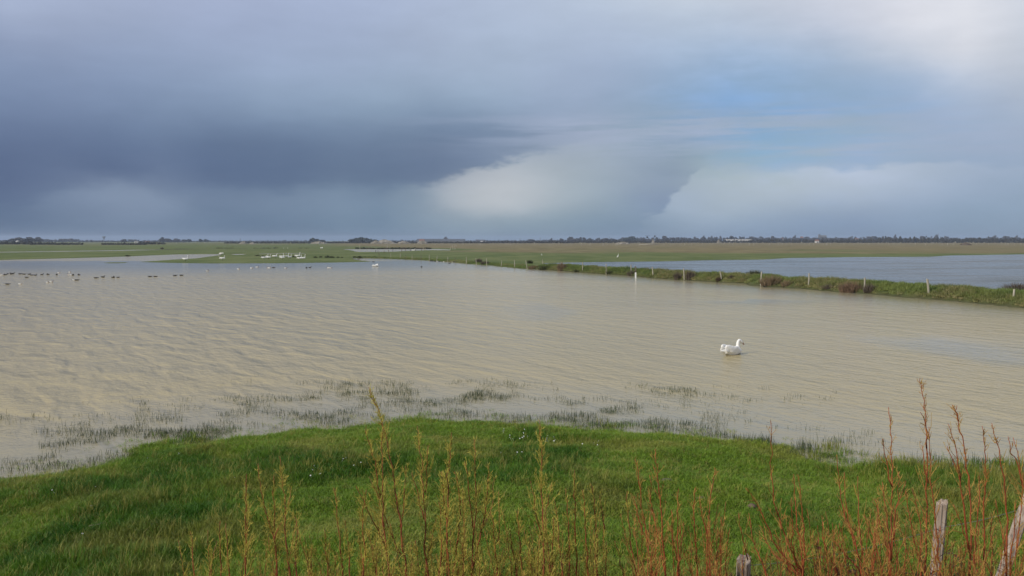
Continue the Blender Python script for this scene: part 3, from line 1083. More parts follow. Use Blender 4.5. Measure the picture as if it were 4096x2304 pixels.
# ------------------------------------------------------------------ birds
def swan_parts(pose, hero=False):
    """pose: float / stand / sit, with the neck's line; nose along +X, z=0 at the water or turf"""
    kind, neck = pose
    zb = {'float': .12, 'stand': .40, 'sit': .15}[kind]
    tilt = {'float': 0, 'stand': -.16, 'sit': -.05}[kind]
    vx = .014 if hero else .026
    sh = [('e', (0, 0, zb), (.37, .20, .17), (0, tilt, 0)), ('e', (.22, 0, zb + .03), (.21, .175, .165)), ('e', (.33, 0, zb + .0), (.14, .13, .13)),
          ('e', (-.28, 0, zb + .02 + tilt * -.1), (.22, .14, .11)), ('t', [((-.40, 0, zb + .03), .085), ((-.62, 0, zb + .07 + tilt * .5), .028)])]
    b = Vector((.27, 0, zb + .08))
    paths = {
        'hero': [(b, .085), ((.315, 0, .32), .070), ((.305, 0, .41), .060), ((.325, 0, .475), .055), ((.375, 0, .515), .053), ((.43, 0, .51), .052)],
        'up': [(b, .085), ((.38, 0, zb + .22), .055), ((.37, 0, zb + .38), .045), ((.37, 0, zb + .54), .042), ((.39, 0, zb + .63), .042)],
        'lean': [(b, .085), ((.40, 0, zb + .16), .055), ((.46, 0, zb + .30), .045), ((.52, 0, zb + .42), .042)],
        'bent': [(b, .085), ((.34, 0, zb + .22), .055), ((.30, 0, zb + .34), .045), ((.34, 0, zb + .44), .042), ((.42, 0, zb + .46), .042)],
        'preen': [(b, .085), ((.46, 0, zb + .06), .06), ((.56, 0, zb - .04), .05), ((.62, 0, zb + .04), .045), ((.60, 0, zb + .12), .045)],
        'tuck': [(b, .085), ((.34, 0, zb + .24), .06), ((.26, .03, zb + .31), .055), ((.14, .06, zb + .25), .052), ((.03, .07, zb + .20), .05)],
    }
    p = paths[neck]
    sh.append(('t', p))
    e = Vector(p[-1][0])
    hd = {'hero': Vector((.62, -.18, -.62)), 'up': Vector((1, 0, -.12)), 'lean': Vector((1, 0, .0)), 'bent': Vector((1, 0, -.15)),
          'preen': Vector((-.5, 0, -.9)), 'tuck': Vector((-1, .1, -.4))}[neck].normalized()
    h1 = e + hd * .075
    hr = 1.15 if hero else 1.0
    sh.append(('t', [(e, .047 * hr), (h1, .049 * hr), (e + hd * .13, .034 * hr)]))
    body = fused('swan_body', sh, vx, [M_white])
    g = Geo()
    q0 = e + hd * .135
    g.tube([q0 - hd * .01, q0 + hd * .03, q0 + hd * .08, q0 + hd * .115], [.030, .024, .019, .012], 8)
    bill = g.mesh('bill', [M_bill], True)
    g = Geo()
    up = Vector((0, 0, 1)) - hd * hd.z
    up.normalize()
    g.tube([q0 - hd * .045 + up * .012, q0 - hd * .01 + up * .022, q0 + hd * .035 + up * .022], [.030, .031, .014], 8)
    knob = g.mesh('knob', [M_black], True)
    wings = []
    for s in (-1, 1):
        ws = [('e', (-.02, s * .135, zb + .07), (.30, .075, .12), (s * .15, tilt - .06, s * -.06)),
              ('e', (-.26, s * .10, zb + .11), (.20, .06, .09), (s * .15, tilt + .12, s * -.12))]
        for k in range(7 if hero else 4):
            a = k / (6 if hero else 3)
            ws.append(('e', (-.38 - .04 * (k % 2), s * (.13 - .06 * a), zb + .04 + .14 * a), (.13, .03, .026), (0, .22 + .25 * a, s * -.12)))
        if hero:
            ws += [('e', (-.28, s * .12, zb + .17), (.18, .06, .12), (0, .35, 0)), ('e', (-.41, s * .10, zb + .21), (.09, .05, .09), (0, .5, 0)), ('e', (-.05, s * .15, zb + .12), (.24, .07, .11), (0, -.1, 0)), ('e', (-.17, s * .135, zb + .135), (.22, .07, .12), (0, .12, 0))]
        wings.append(fused('wing', ws, vx, [M_white], smooth_it=7 if hero else 2))
    legs = []
    if kind == 'stand':
        for s in (-1, 1):
            g = Geo()
            g.tube([(.0, s * .08, .30), (-.02, s * .08, .17), (.01, s * .08, .02)], [.035, .018, .014], 6)
            g.tube([(-.01, s * .08, .012), (.09, s * .08, .012)], [.02, .045], 6)
            legs.append(g.mesh('leg', [M_leg], True))
    return body, bill, knob, wings, legs


def make_swan(pose, loc, rz, label, group, hero=False, sc=1.0):
    r = empty('swan', loc, rz)
    r.scale = (sc, sc, sc)
    body, bill, knob, wings, legs = swan_parts(pose, hero)
    link('body', body, r)
    b = link('bill', bill, r)
    link('knob', knob, b)
    for w in wings:
        link('wing', w, r)
    for l in legs:
        link('leg', l, r)
    tag(r, label, 'swan', group)
    return r


p = gp(2929, 1418)
make_swan(('float', 'hero'), (p.x, p.y, -.015), R(36), 'white swan swimming alone on the open muddy water, orange bill bent down', None, hero=True, sc=1.0)

SW = 'swans resting on the grass spit'
SWANS = [
    ('stand', 'up', 742, 1045, 5, 'white swan standing by itself at the tip of the grass spit, neck upright', 1),
    ('stand', 'preen', 886, 1020, 180, 'white swan at the head of the inlet, bending its head to the ground', 1),
    ('stand', 'bent', 890, 1042, 10, 'white swan with crooked neck below the grazing one, left of the main flock', 1),
    ('stand', 'lean', 1056, 1039, 15, 'leftmost swan of the main flock, neck stretched forward', 1),
    ('stand', 'up', 1069, 1035, 80, 'swan seen from behind, partly hidden by the pair at the flock\'s left end', .95),
    ('stand', 'up', 1074, 1037, 10, 'swan with upright neck, second bird in front at the flock\'s left end', .95),
    ('stand', 'bent', 1100, 1033, 15, 'plump swan standing apart in a gap of the flock, neck drawn in', 1.05),
    ('stand', 'up', 1127, 1034, 20, 'upright swan standing just behind a crouched swan in mid flock', 1),
    ('stand', 'bent', 1130, 1038.5, 15, 'crouched swan with folded neck, lowest bird in mid flock', .95),
    ('stand', 'up', 1150, 1032.5, 65, 'slim swan with straight neck facing away, right of mid flock', 1),
    ('stand', 'up', 1160, 1036, 60, 'slim swan with straight neck a step nearer than its slim neighbour', .95),
    ('stand', 'up', 1191, 1032.5, 10, 'tallest swan of the flock, neck raised highest near its right end', 1.15),
    ('sit', 'up', 1198, 1036, 5, 'sitting swan in front of the tallest swan', 1),
    ('sit', 'up', 1212, 1035.5, 5, 'sitting swan at the right end of the flock', 1.1),
]
_proto = {}


def place_swan(kind, neck, loc, rz, label, group, sc):
    k = (kind, neck)
    if k not in _proto:
        _proto[k] = make_swan(k, loc, rz, label, group, sc=sc)
        return _proto[k]
    c = copy_tree(_proto[k])
    c.location = loc
    c.rotation_euler = (0, 0, rz)
    c.scale = (sc, sc, sc)
    tag(c, label, 'swan', group)
    return c


for kind, neck, px, py, rz, lab, sc in SWANS:
    place_swan(kind, neck, on_land(px, py), R(rz), lab, SW, sc * 1.12)
p = gp(1503, 1066.5)
place_swan('float', 'tuck', (p.x, p.y, -.02), R(20), 'white swan asleep afloat, head tucked, right of the spit', None, 1.05)
p = gp(1655, 1003)
place_swan('float', 'up', (p.x, p.y, 0), R(5), 'tiny white swan floating on the far pond behind the fence posts', None, 1.3)
p = gp(1287, 994)
place_swan('float', 'tuck', (p.x, p.y, .05), R(20), 'white hunched bird lying on the green meadow above the flock', None, 1.5)


def make_wader(loc, rz, label, cat, group, mats, sc=1.0, name='egret'):
    r = empty(name, loc, rz)
    r.scale = (sc,) * 3
    sh = [('e', (0, 0, .47), (.20, .10, .12), (0, -.9, 0)), ('t', [((-.10, 0, .36), .06), ((-.19, 0, .24), .025)]),
          ('t', [((.08, 0, .60), .06), ((.13, 0, .72), .036), ((.10, 0, .84), .032), ((.12, 0, .96), .036), ((.17, 0, .98), .03)])]
    link('body', fused(name + '_body', sh, .022, [mats]), r)
    g = Geo()
    g.tube([(.18, 0, .975), (.24, 0, .965), (.32, 0, .955)], [.018, .012, .004], 6)
    link('bill', g.mesh('bill', [M_bill], True), r)
    for s in (-1, 1):
        g = Geo()
        g.tube([(-.02, s * .05, .40), (-.01, s * .05, .20), (0, s * .05, .01)], [.018, .011, .011], 6)
        g.tube([(-.03, s * .05, .008), (.06, s * .05, .008)], [.01, .016], 5)
        link('leg', g.mesh('leg', [M_leg], True), r)
    return tag(r, label, cat, group)


egret = make_wader(on_land(2471, 1035), R(20), 'tall white egret standing on the meadow beyond the blue pool', 'egret', None, M_white, 1.18)
e2 = make_wader(on_land(877, 1033), R(185), 'small grey buff wading bird on the spit between two swans', 'wading bird', None, M_grey, .8, 'wading_bird')
for px, py, sc, lab in ((706, 975, 2.0, 'white egret speck on the far green field, the left one'), (820, 975, 2.2, 'white egret speck on the far green field below the square clump of trees'),
                        (1135, 996, .8, 'small white egret above the swan flock, left of two'), (1151, 996, .8, 'small white egret above the swan flock, right of two'),
                        (2167, 1024, .7, 'tiny white egret on the brownish meadow behind the leaning posts')):
    c = copy_tree(egret)
    c.location = on_land(px, py)
    c.rotation_euler = (0, 0, random.uniform(0, 3))
    c.scale = (sc,) * 3
    tag(c, lab, 'egret', 'white egrets out on the meadow')


def duck_mesh(kind, pose):
    hd = {'up': [((.16, 0, .09), .06), ((.21, 0, .18), .042), ((.23, 0, .235), .05), ((.27, 0, .24), .038)],
          'tuck': [((.12, 0, .12), .06), ((.10, 0, .19), .052), ((.04, .02, .20), .045)],
          'flat': [((.18, 0, .07), .055), ((.26, 0, .09), .04), ((.31, 0, .10), .045)]}[pose]
    sh = [('e', (0, 0, .055), (.24, .115, .095)), ('e', (-.15, 0, .08), (.13, .085, .07)), ('t', [((-.24, 0, .10), .04), ((-.33, 0, .13), .018)]), ('t', hd)]
    if kind == 'dark':
        return fused('duck_body', sh, .018, [M_brown, M_black], lambda c: 1 if (c.x > .17 and c.z > .12) or c.z < .05 else 0), hd

    def paint(c):
        if c.z > .165 or (c.x > .22 and c.z > .1):
            return 1
        if .10 < c.x < .19 and c.z < .165:
            return 2
        if abs(c.y) > .055 and c.z > .095 and c.x < .08:
            return 1
        return 0
    return fused('duck_body', sh, .018, [M_white, M_black, M_chest], paint), hd


_dp = {}


def place_duck(kind, pose, px, py, rz, label, group, sc=1.0, z=None):
    k = (kind, pose)
    loc = gp(px, py) if z is None else on_land(px, py)
    if k not in _dp:
        r = empty('duck' if kind == 'dark' else 'shelduck', loc, R(rz))
        me, hd = duck_mesh(kind, pose)
        link('body', me, r)
        e, f = Vector(hd[-1][0]), Vector(hd[-1][0]) - Vector(hd[-2][0])
        f.normalize()
        if pose == 'up':
            f = Vector((1, 0, -.1))
        g = Geo()
        g.tube([e + f * .02, e + f * .055, e + f * .085], [.022, .018, .014], 6)
        link('bill', g.mesh('bill', [M_bill if kind != 'dark' else M_leg], True), r)
        _dp[k] = r
    else:
        r = copy_tree(_dp[k])
        r.location = loc
        r.rotation_euler = (0, 0, R(rz))
    r.scale = (sc,) * 3
    cat = 'duck'
    tag(r, label, cat, group)
    return r


DF = 'ducks of the flock afloat on the left'
zq = lambda X, Y: (X * 330 / 2576, 1080 + Y * 330 / 2576)
DU = [('sheld', 'tuck', 22, 165, 170, 'half white duck at the very left edge of the water'), ('sheld', 'tuck', 85, 163, 20, 'white duck beside a brown one at the left end of the flock'),
      ('dark', 'tuck', 160, 158, 200, 'brown duck next to the white duck at the left end of the flock'), ('dark', 'up', 268, 128, 15, 'brown duck left of a small pale duck in the flock'),
      ('sheld', 'tuck', 312, 132, 60, 'small pale duck between brown ducks of the left flock'), ('dark', 'flat', 352, 132, 10, 'dark duck half hidden behind a bigger dark duck near the pale one'),
      ('dark', 'up', 402, 118, 10, 'big dark duck right of the small pale duck'), ('dark', 'flat', 630, 130, 20, 'dark duck leading a pair, left one, in mid flock'),
      ('dark', 'flat', 750, 138, 10, 'dark duck trailing a pair, right one, in mid flock'), ('dark', 'up', 908, 140, 5, 'dark duck behind two black ones in mid flock'),
      ('dark', 'flat', 985, 168, 0, 'low black duck in front of a dark duck in mid flock'), ('dark', 'up', 1100, 170, 5, 'black duck with raised tail nearest in mid flock'),
      ('dark', 'up', 1310, 152, 0, 'black duck with head raised alone right of mid flock'), ('dark', 'tuck', 1495, 148, 190, 'brown round backed duck right of the head raised duck'),
      ('dark', 'tuck', 1775, 152, 90, 'small dark duck below a pale duck in the flock'), ('sheld', 'flat', 1845, 92, 10, 'pale duck with dark head above a small dark duck'),
      ('sheld', 'tuck', 2185, 72, 15, 'white backed duck with black wing, highest at the flock\'s right end'), ('sheld', 'up', 2150, 152, 200, 'black and white duck below the white backed duck'),
      ('sheld', 'tuck', 2230, 165, 10, 'small white duck between two dark ducks at the flock\'s right end'), ('dark', 'tuck', 2282, 166, 80, 'dark duck right of the small white duck'),
      ('dark', 'tuck', 2460, 158, 170, 'last dark duck at the right end of the flock'), ('dark', 'flat', 835, 240, 20, 'single black duck below mid flock'),
      ('dark', 'flat', 235, 452, 10, 'long low brown duck alone, nearest on the left'), ('sheld', 'flat', 640, 440, 10, 'white bellied duck with dark back right of the low brown duck'),
      ('sheld', 'tuck', 1495, 392, 15, 'white duck, left of a close pair in front of the flock'), ('sheld', 'up', 1610, 380, 10, 'white duck with dark rear, right of a close pair'),
      ('sheld', 'flat', 2320, 318, 10, 'pale duck with brown back in front of the flock\'s right end'), ('dark', 'flat', 2400, 322, 30, 'tiny brown duck just right of the pale duck with brown back')]
for kd, ps, X, Y, rz, lab in DU:
    a, b = zq(X, Y)
    place_duck(kd, ps, a, b, rz, lab, DF, .74 if kd == 'dark' else .60)
z1 = lambda X, Y: (X * 700 / 2576, 900 + Y * 700 / 2576)
z2 = lambda X, Y: (700 + X * 700 / 2576, 900 + Y * 700 / 2576)
z3 = lambda X, Y: (1400 + X * 700 / 2576, 900 + Y * 700 / 2576)
DM = 'scattered ducks in front of the spit'
for (a, b), kd, ps, rz, lab in [
    (z1(1415, 783), 'dark', 'flat', 15, 'thin brown duck left of a larger black one, right of the left flock'), (z1(1515, 770), 'dark', 'up', 5, 'larger black duck between the left flock and a pair of small ones'),
    (z1(1668, 776), 'dark', 'tuck', 30, 'small black duck, left of a loose pair'), (z1(1738, 776), 'dark', 'flat', 160, 'small black duck, right of a loose pair'),
    (z1(2208, 763), 'dark', 'flat', 10, 'faint low duck, left of two under the spit tip'), (z1(2287, 763), 'dark', 'flat', 5, 'low dark duck, right of two under the spit tip'),
    (z2(0, 748), 'dark', 'flat', 8, 'dark duck below the lone swan of the spit tip'), (z2(95, 745), 'dark', 'flat', 5, 'flat dark duck right below the lone swan of the spit tip'),
    (z2(480, 676), 'sheld', 'tuck', 40, 'tiny black and white duck nearest below the crooked neck swan'),
    (z2(940, 652), 'sheld', 'tuck', 15, 'white duck with black wing, first under the spit from the left'), (z2(1130, 637), 'sheld', 'flat', 10, 'low black and white duck second under the spit'),
    (z2(1212, 622), 'sheld', 'up', 15, 'black and white duck nearest the spit shore, left of the pair'), (z2(1372, 634), 'sheld', 'up', 180, 'left bird of the big black and white pair under the swan flock'),
    (z2(1396, 634), 'sheld', 'tuck', 10, 'right bird of the big black and white pair under the swan flock'), (z2(1450, 630), 'dark', 'flat', 10, 'small dark duck right of the big pair'),
    (z2(1630, 636), 'sheld', 'flat', 20, 'black duck with white rear, alone under the flock\'s middle'), (z2(1937, 634), 'dark', 'tuck', 60, 'round dark duck, left of a pair under the flock\'s right end'),
    (z2(1987, 628), 'dark', 'up', 20, 'dark duck with raised head, right of a pair under the flock\'s right end'), (z2(2252, 632), 'sheld', 'tuck', 160, 'white duck, left of the last pair under the spit'),
    (z2(2290, 634), 'sheld', 'flat', 15, 'dark duck with white flank, right of the last pair under the spit'),
    (z3(125, 508), 'dark', 'flat', 10, 'dark duck at the mouth of the small inlet'), (z3(345, 544), 'dark', 'flat', 15, 'dark duck above the sleeping swan'),
    (z3(1053, 622), 'dark', 'tuck', 60, 'small black duck alone out on the middle of the water'), (z3(1466, 566), 'dark', 'up', 20, 'small black duck swimming off the dyke foot'),
]:
    place_duck(kd, ps, a, b, rz, lab, DM, .8)
for i, (X, Y, kd) in enumerate([(1187, 530, 'dark'), (1212, 532, 'dark'), (1250, 535, 'dark'), (1285, 540, 'sheld'), (1318, 540, 'dark'), (1380, 543, 'sheld'), (1505, 550, 'sheld'), (1527, 551, 'dark')]):
    a, b = z3(X, Y)
    lab = 'small dark duck resting against the foot of the dyke' if kd == 'dark' else 'small pied duck resting against the foot of the dyke'
    place_duck(kd, 'tuck', a, b, 20 * i, lab, 'ducks along the foot of the dyke', .9)


def flying_bird(loc, rz, span, label, lift, M1, M2):
    r = empty('flying_bird', loc, rz)
    sh = [('e', (0, 0, 0), (.17, .055, .055)), ('t', [((-.14, 0, 0), .035), ((-.24, 0, .01), .03)]), ('t', [((.14, 0, .01), .04), ((.21, 0, .02), .035)])]
    link('body', fused('bird_body', sh, .016, [M1, M2], lambda c: 1 if c.z < 0 and c.x < .1 else 0), r)
    for s in (-1, 1):
        ws = [('t', [((.02, s * .05, .02), .05), ((.03, s * span * .35, span * .35 * lift), .06), ((-.02, s * span * .75, span * .62 * lift), .055), ((-.05, s * span, span * .78 * lift), .03)])]
        me = fused('wing', ws, .02, [M1])
        co = np.empty(len(me.vertices) * 3, np.float32)
        me.vertices.foreach_get('co', co)
        co = co.reshape(-1, 3)
        base = np.abs(co[:, 1]) * lift * .9
        co[:, 2] = base + (co[:, 2] - base) * .35
        co[:, 0] *= 1.7
        me.vertices.foreach_set('co', co.ravel())
        link('wing', me, r)
    return tag(r, label, 'bird')


flying_bird(at(2590, 944.5, 150), R(75), .42, 'dark bird with spread blunt wings flying just above the horizon', .25, M_black, M_black)
flying_bird(at(2588.5, 951.5, 150), R(10), .26, 'small black and white bird flying under the dark winged one', .9, M_black, M_white)


# ------------------------------------------------------------------ posts and the water gauge
def post_mesh(name, h, r, seed, m, sides=9, rows=9, rag=.12, bend=.03, grooves=0.0):
    q = random.Random(seed)
    V, Fq, Ft = [], [], []
    ph = [q.uniform(0, 6.28) for _ in range(4)]
    prof = [1 + q.uniform(-rag, rag) for _ in range(sides)]
    gr = [q.random() for _ in range(sides)]
    for i in range(rows):
        f = i / (rows - 1)
        z = -.35 + f * (h + .35)
        cx = bend * math.sin(2.2 * f + ph[0])
        cy = bend * math.sin(1.7 * f + ph[1])
        for k in range(sides):
            a = 2 * math.pi * k / sides
            rr = r * (1.06 - .12 * f) * prof[k] * (1 + rag * .5 * math.sin(9 * f + ph[2] + k))
            if grooves and k % 3 == 1:
                rr *= 1 - grooves * (.4 + .6 * gr[k])
            zz = z
            if i == rows - 1:
                zz = z + r * (.55 * math.cos(a + ph[3]) + q.uniform(-.3, .3))
            V.append((cx + rr * math.cos(a), cy + rr * math.sin(a), zz))
    for i in range(rows - 1):
        for k in range(sides):
            p_ = (k + 1) % sides
            Fq.append((i * sides + k, i * sides + p_, (i + 1) * sides + p_, (i + 1) * sides + k))
    c = len(V)
    V.append((V[-sides][0] * .2 + bend * math.sin(2.2 + ph[0]) * .8, bend * math.sin(1.7 + ph[1]), h - .05 * r))
    for k in range(sides):
        Ft.append(((rows - 1) * sides + k, (rows - 1) * sides + (k + 1) % sides, c))
    return mesh_np(name, V, [np.array(Fq), np.array(Ft)], [m])


PM = [post_mesh('fence_post', 1.0, .055, i, M_post) for i in range(4)]
PMD = [post_mesh('fence_post', 1.0, .055, i + 20, M_postd) for i in range(2)]
BANKPOSTS = [
    (1516, 1010, 1033, 0, 'dark', 'dark post at the inner corner of the inlet where the dyke begins'),
    (1563, 1011.5, 1033, 0, 0, 'thin grey post next right of the corner post of the dyke'), (1600, 1014, 1035.5, 2, 0, 'grey post, third along the dyke from its far corner'),
    (1622, 1018, 1037, 0, 'dark', 'very thin dark post close behind the third dyke post'), (1648, 1022, 1040, 0, 0, 'short pale post of the far dyke, left of a dark tall one'),
    (1684, 1019.5, 1041.5, 0, 'dark', 'tall dark post of the far dyke between two pale ones'), (1717, 1019.5, 1043.5, -1, 0, 'pale upright post just left of a right leaning one'),
    (1746, 1022.5, 1045, 9, 0, 'pale post leaning right on the far dyke'), (1791, 1028, 1048, 0, 0, 'short pale post right of the leaning one near resting ducks'),
    (1820, 1030, 1051, 2, 'dark', 'dull brown post beside the pied ducks at the dyke foot'), (1865, 1029, 1056, 0, 0, 'sturdy pale post left of a brushwood clump on the far dyke'),
    (1905, 1033, 1060, -2, 0, 'sturdy pale post right in front of a brushwood clump'), (1947, 1034.5, 1063, -3, 0, 'pale post third left of the two left leaning posts'),
    (2004, 1042.5, 1066, 7, 0, 'grey post tilting to the right at mid dyke'), (2058, 1040.5, 1071, -2, 0, 'tall pale post right of the tilting grey one'),
    (2108, 1042, 1077, -8, 0, 'post leaning left, first of two with brown reeds between'), (2173, 1040, 1071, -7, 0, 'post leaning left beside a dark sedge hump'),
    (2247, 1048, 1083, -4, 0, 'post standing in front of the upright brown reed tuft'), (2330, 1049, 1090, -1, 0, 'straight post right of the brown reed tuft'),
    (2424, 1056, 1098, 1, 0, 'slim straight post midway between reed tuft and water gauge'), (2526, 1060, 1102, -5, 0, 'broken topped pale post just left of the white water gauge'),
    (2612, 1068, 1112, -5, 0, 'pale post first right of the white water gauge'), (2737, 1074, 1121, -5, 0, 'pale post beside the bare grey brush, second right of the gauge'),
    (2886, 1086, 1129, -7, 0, 'leaning pale post third right of the gauge'), (3043, 1088, 1144, 1, 0, 'thick pale post beside the big dead reed clump and green bush'),
    (3231, 1094, 1155, 4, 0, 'pale post on the grassy stretch between the two dead reed clumps'), (3456, 1111, 1174, 1, 0, 'grey post at the right side of the red brown reed clump'),
    (3713, 1116, 1194, -4, 0, 'thickest mossy topped post standing at the water, second from the right edge'), (4051, 1158, 1222, 2, 0, 'grey post at the right edge of the picture in front of the dyke'),
]
for i, (px, yt, yb, lean, kind, lab) in enumerate(BANKPOSTS):
    b = gp(px, yb)
    t_ = at(px, yt, b.y)
    o = link('fence_post', (PMD[i % 2] if kind == 'dark' else PM[i % 4]))
    h = t_.z
    w = 1.0 if px < 2480 else 1.2
    if px == 3713:
        w = 1.45
    if px == 1622:
        w = .6
    o.location = (b.x, b.y, 0)
    o.scale = (w, w, h)
    o.rotation_euler = (R(random.uniform(-2, 2)), R(lean), random.uniform(0, 6))
    o.rotation_euler = Matrix.Rotation(R(lean), 3, 'Y').to_euler()
    tag(o, lab, 'fence post', 'fence posts along the dyke')
IN = [(1440, 979, 995.5), (1549, 980, 994), (1502, 1000, 1013), (1512, 1001, 1015), (1536, 1003, 1013), (1554, 999.5, 1011.5), (1571, 997.5, 1009),
      (1605.5, 995, 1010), (1621.5, 995, 1006), (1640.5, 994, 1006), (1661, 995, 1003.5), (1685.5, 995, 1004), (1693, 990, 999.5), (1700.5, 990.5, 1000), (1801.5, 987.5, 1000.5),
      (1811, 990, 999), (1820, 991.5, 999), (1809, 982.5, 988), (1818.5, 981.5, 987), (1826, 979.5, 986)]
INL = {0: 'tall thin post at the left end of the far pond', 1: 'thin post behind the middle of the far pond', 14: 'tallest pale post of a trio at the right end of the far pond',
       15: 'middle post of the trio at the right end of the far pond', 16: 'right post of the trio at the right end of the far pond', 12: 'pale post, left of a close pair on the far pond\'s right shore',
       13: 'pale post, right of a close pair on the far pond\'s right shore', 7: 'dark post left of the tiny floating swan', 9: 'dark post right beside the tiny floating swan'}
for i, (px, yt, yb) in enumerate(IN):
    b = gp(px, yb)
    t_ = at(px, yt, b.y)
    o = link('fence_post', PMD[i % 2] if 2 <= i <= 11 else PM[i % 4])
    o.location = (b.x, b.y, 0)
    w = b.y / 330 * 1.9
    o.scale = (w, w, t_.z)
    tag(o, INL.get(i, 'small dark post of the row along the near shore of the far pond' if 2 <= i <= 11 else 'tiny post of the short row behind the far pond'), 'fence post', 'fence posts around the far pond')
X4 = lambda x: 2100 + x * .2717
X5 = lambda x: 2700 + x * .2717
X6 = lambda x: 3396 + x * .2717
X3 = lambda x: 1400 + x * .2717
FP = [(X3(x), 972.5, 980) for x in (355, 685, 948, 1047, 1255, 1320, 1356, 1665, 1782, 1915, 1950, 2113, 2200, 2295, 2330, 2360, 2515)]
FP += [(X4(x), 973.5, 981.5) for x in (148, 208, 353, 385, 460, 500, 575, 613, 690, 830, 875, 955, 970, 1145, 1160, 1205, 1337, 1368, 1400, 1645, 1780, 2045, 2140, 2193, 2350, 2450, 2555)]
FP += [(X5(x), 973, 980.5) for x in (90, 240, 345, 403, 513, 553, 720, 800, 857, 917, 1093, 1155, 1310, 1393, 1520, 1580, 1643, 1710, 1728, 1905, 1978, 2043, 2180, 2235, 2290, 2487)]
FP += [(X6(x), 972, 980.5) for x in (75, 212, 290, 435, 585, 660, 735, 975, 1130, 1217, 1372, 1450, 1535, 1795, 1880, 1970, 2058, 2250, 2297, 2340, 2437, 2530)]
FP2 = [(X5(590 + 27 * i + random.uniform(-6, 6)), 967.2, 971.2) for i in range(18)] + [(X4(x), 968, 972.5) for x in (1180, 1290, 1510, 1662, 1690, 1925, 2070, 2085)]
for rows, lab, grp in ((FP, 'thin pale post of the long fence row across the far meadow', 'far fence row'), (FP2, 'tiny pale post of the most distant fence row under the treeline', 'most distant fence row')):
    for i, (px, yt, yb) in enumerate(rows):
        b = gp(px, yb + random.uniform(-.6, .6))
        o = link('fence_post', PM[i % 4])
        o.location = (b.x, b.y, 0)
        w = 3.0 * b.y / 800 * random.uniform(.7, 1.6)
        o.scale = (w, w, at(px, yt, b.y).z * random.uniform(.7, 1.1))
        o.rotation_euler = (0, R(random.uniform(-6, 6)), 0)
        tag(o, lab, 'fence post', grp)
b = gp(2561, 981.5)
g = Geo()
a0, a1 = gp(2555, 981.0), gp(2578, 979.2)
g.tube([(0, 0, .3), ((a1 - a0).x * .5, 0, .75), ((a1 - a0).x, 0, 1.0)], [.35, .35, .25], 7)
o = link('fallen_rail', g.mesh('fallen_rail', [M_post], True))
o.location = (a0.x, a0.y, 0)
tag(o, 'pale fallen rail lying aslant between far fence posts under the flying birds', 'rail')

# gauge
b = gp(2542, 1113.5)
r = empty('water_gauge', (b.x, b.y, 0))
k = b.y / F
g = Geo()
h = 24.0 * k
w = 6.4 * k
n_t = 5
g.box((-.18 * w, -.012, -.3), (.5 * w, .012, h))
for i in range(n_t):
    z0 = h - (i + .12) * h / n_t - .62 * h / n_t
    g.box((-.5 * w, -.011, z0), (-.18 * w, .011, z0 + .62 * h / n_t))
link('scale_board', g.mesh('scale_board', [M_gauge]), r)
g = Geo()
for i in range(n_t):
    z0 = h - (i + .12) * h / n_t
    g.box((-.5 * w, -.009, z0 - .012), (-.18 * w, .009, min(z0 + .25 * h / n_t, h + .0)))
    g.box((.12 * w, -.0135, z0 - .36 * h / n_t), (.36 * w, -.0125, z0 - .26 * h / n_t))
g.box((-.42 * w, -.02, h), (.52 * w, .02, h + .05))
link('dark_notch', g.mesh('dark_notch', [M_gblack]), r)
g = Geo()
g.box((-.30 * w, .04, -.4), (.42 * w, .16, 48.5 * k))
link('support_post', g.mesh('support_post', [M_postd]), r)
tag(r, 'white notched water level gauge on a dark post in front of the dyke', 'water gauge')


# ------------------------------------------------------------------ clumps on the dyke and tussocks
def clump_mesh(name, n, w, d, h, m, seed, splay=.35, bw=.02, leaves=0, m2=None):
    q = np.random.RandomState(seed)
    g = Geo()
    a = q.rand(n) * 6.283
    rr = np.sqrt(q.rand(n))
    bx, by = rr * np.cos(a) * w * .42, rr * np.sin(a) * d * .42
    hh = h * (1 - .45 * rr ** 2) * (.55 + .5 * q.rand(n))
    tx = bx + rr * np.cos(a) * w * splay + q.randn(n) * w * .06
    ty = by + rr * np.sin(a) * d * splay + q.randn(n) * d * .06
    fa = q.rand(n) * 3.14
    ox, oy = np.cos(fa) * bw * .5, np.sin(fa) * bw * .5
    V = np.empty((n, 5, 3))
    V[:, 0] = np.stack([bx - ox, by - oy, np.full(n, -.05)], 1)
    V[:, 1] = np.stack([bx + ox, by + oy, np.full(n, -.05)], 1)
    mx, my = bx + (tx - bx) * .35, by + (ty - by) * .35
    V[:, 2] = np.stack([mx + ox, my + oy, hh * .6], 1)
    V[:, 3] = np.stack([mx - ox, my - oy, hh * .6], 1)
    V[:, 4] = np.stack([tx, ty, hh * (.85 + .15 * q.rand(n))], 1)
    i = np.arange(n)[:, None] * 5
    g.add(V.reshape(-1, 3), i + np.array([[0, 1, 2, 3]]), i + np.array([[3, 2, 4]]))
    return g.mesh(name, [m])


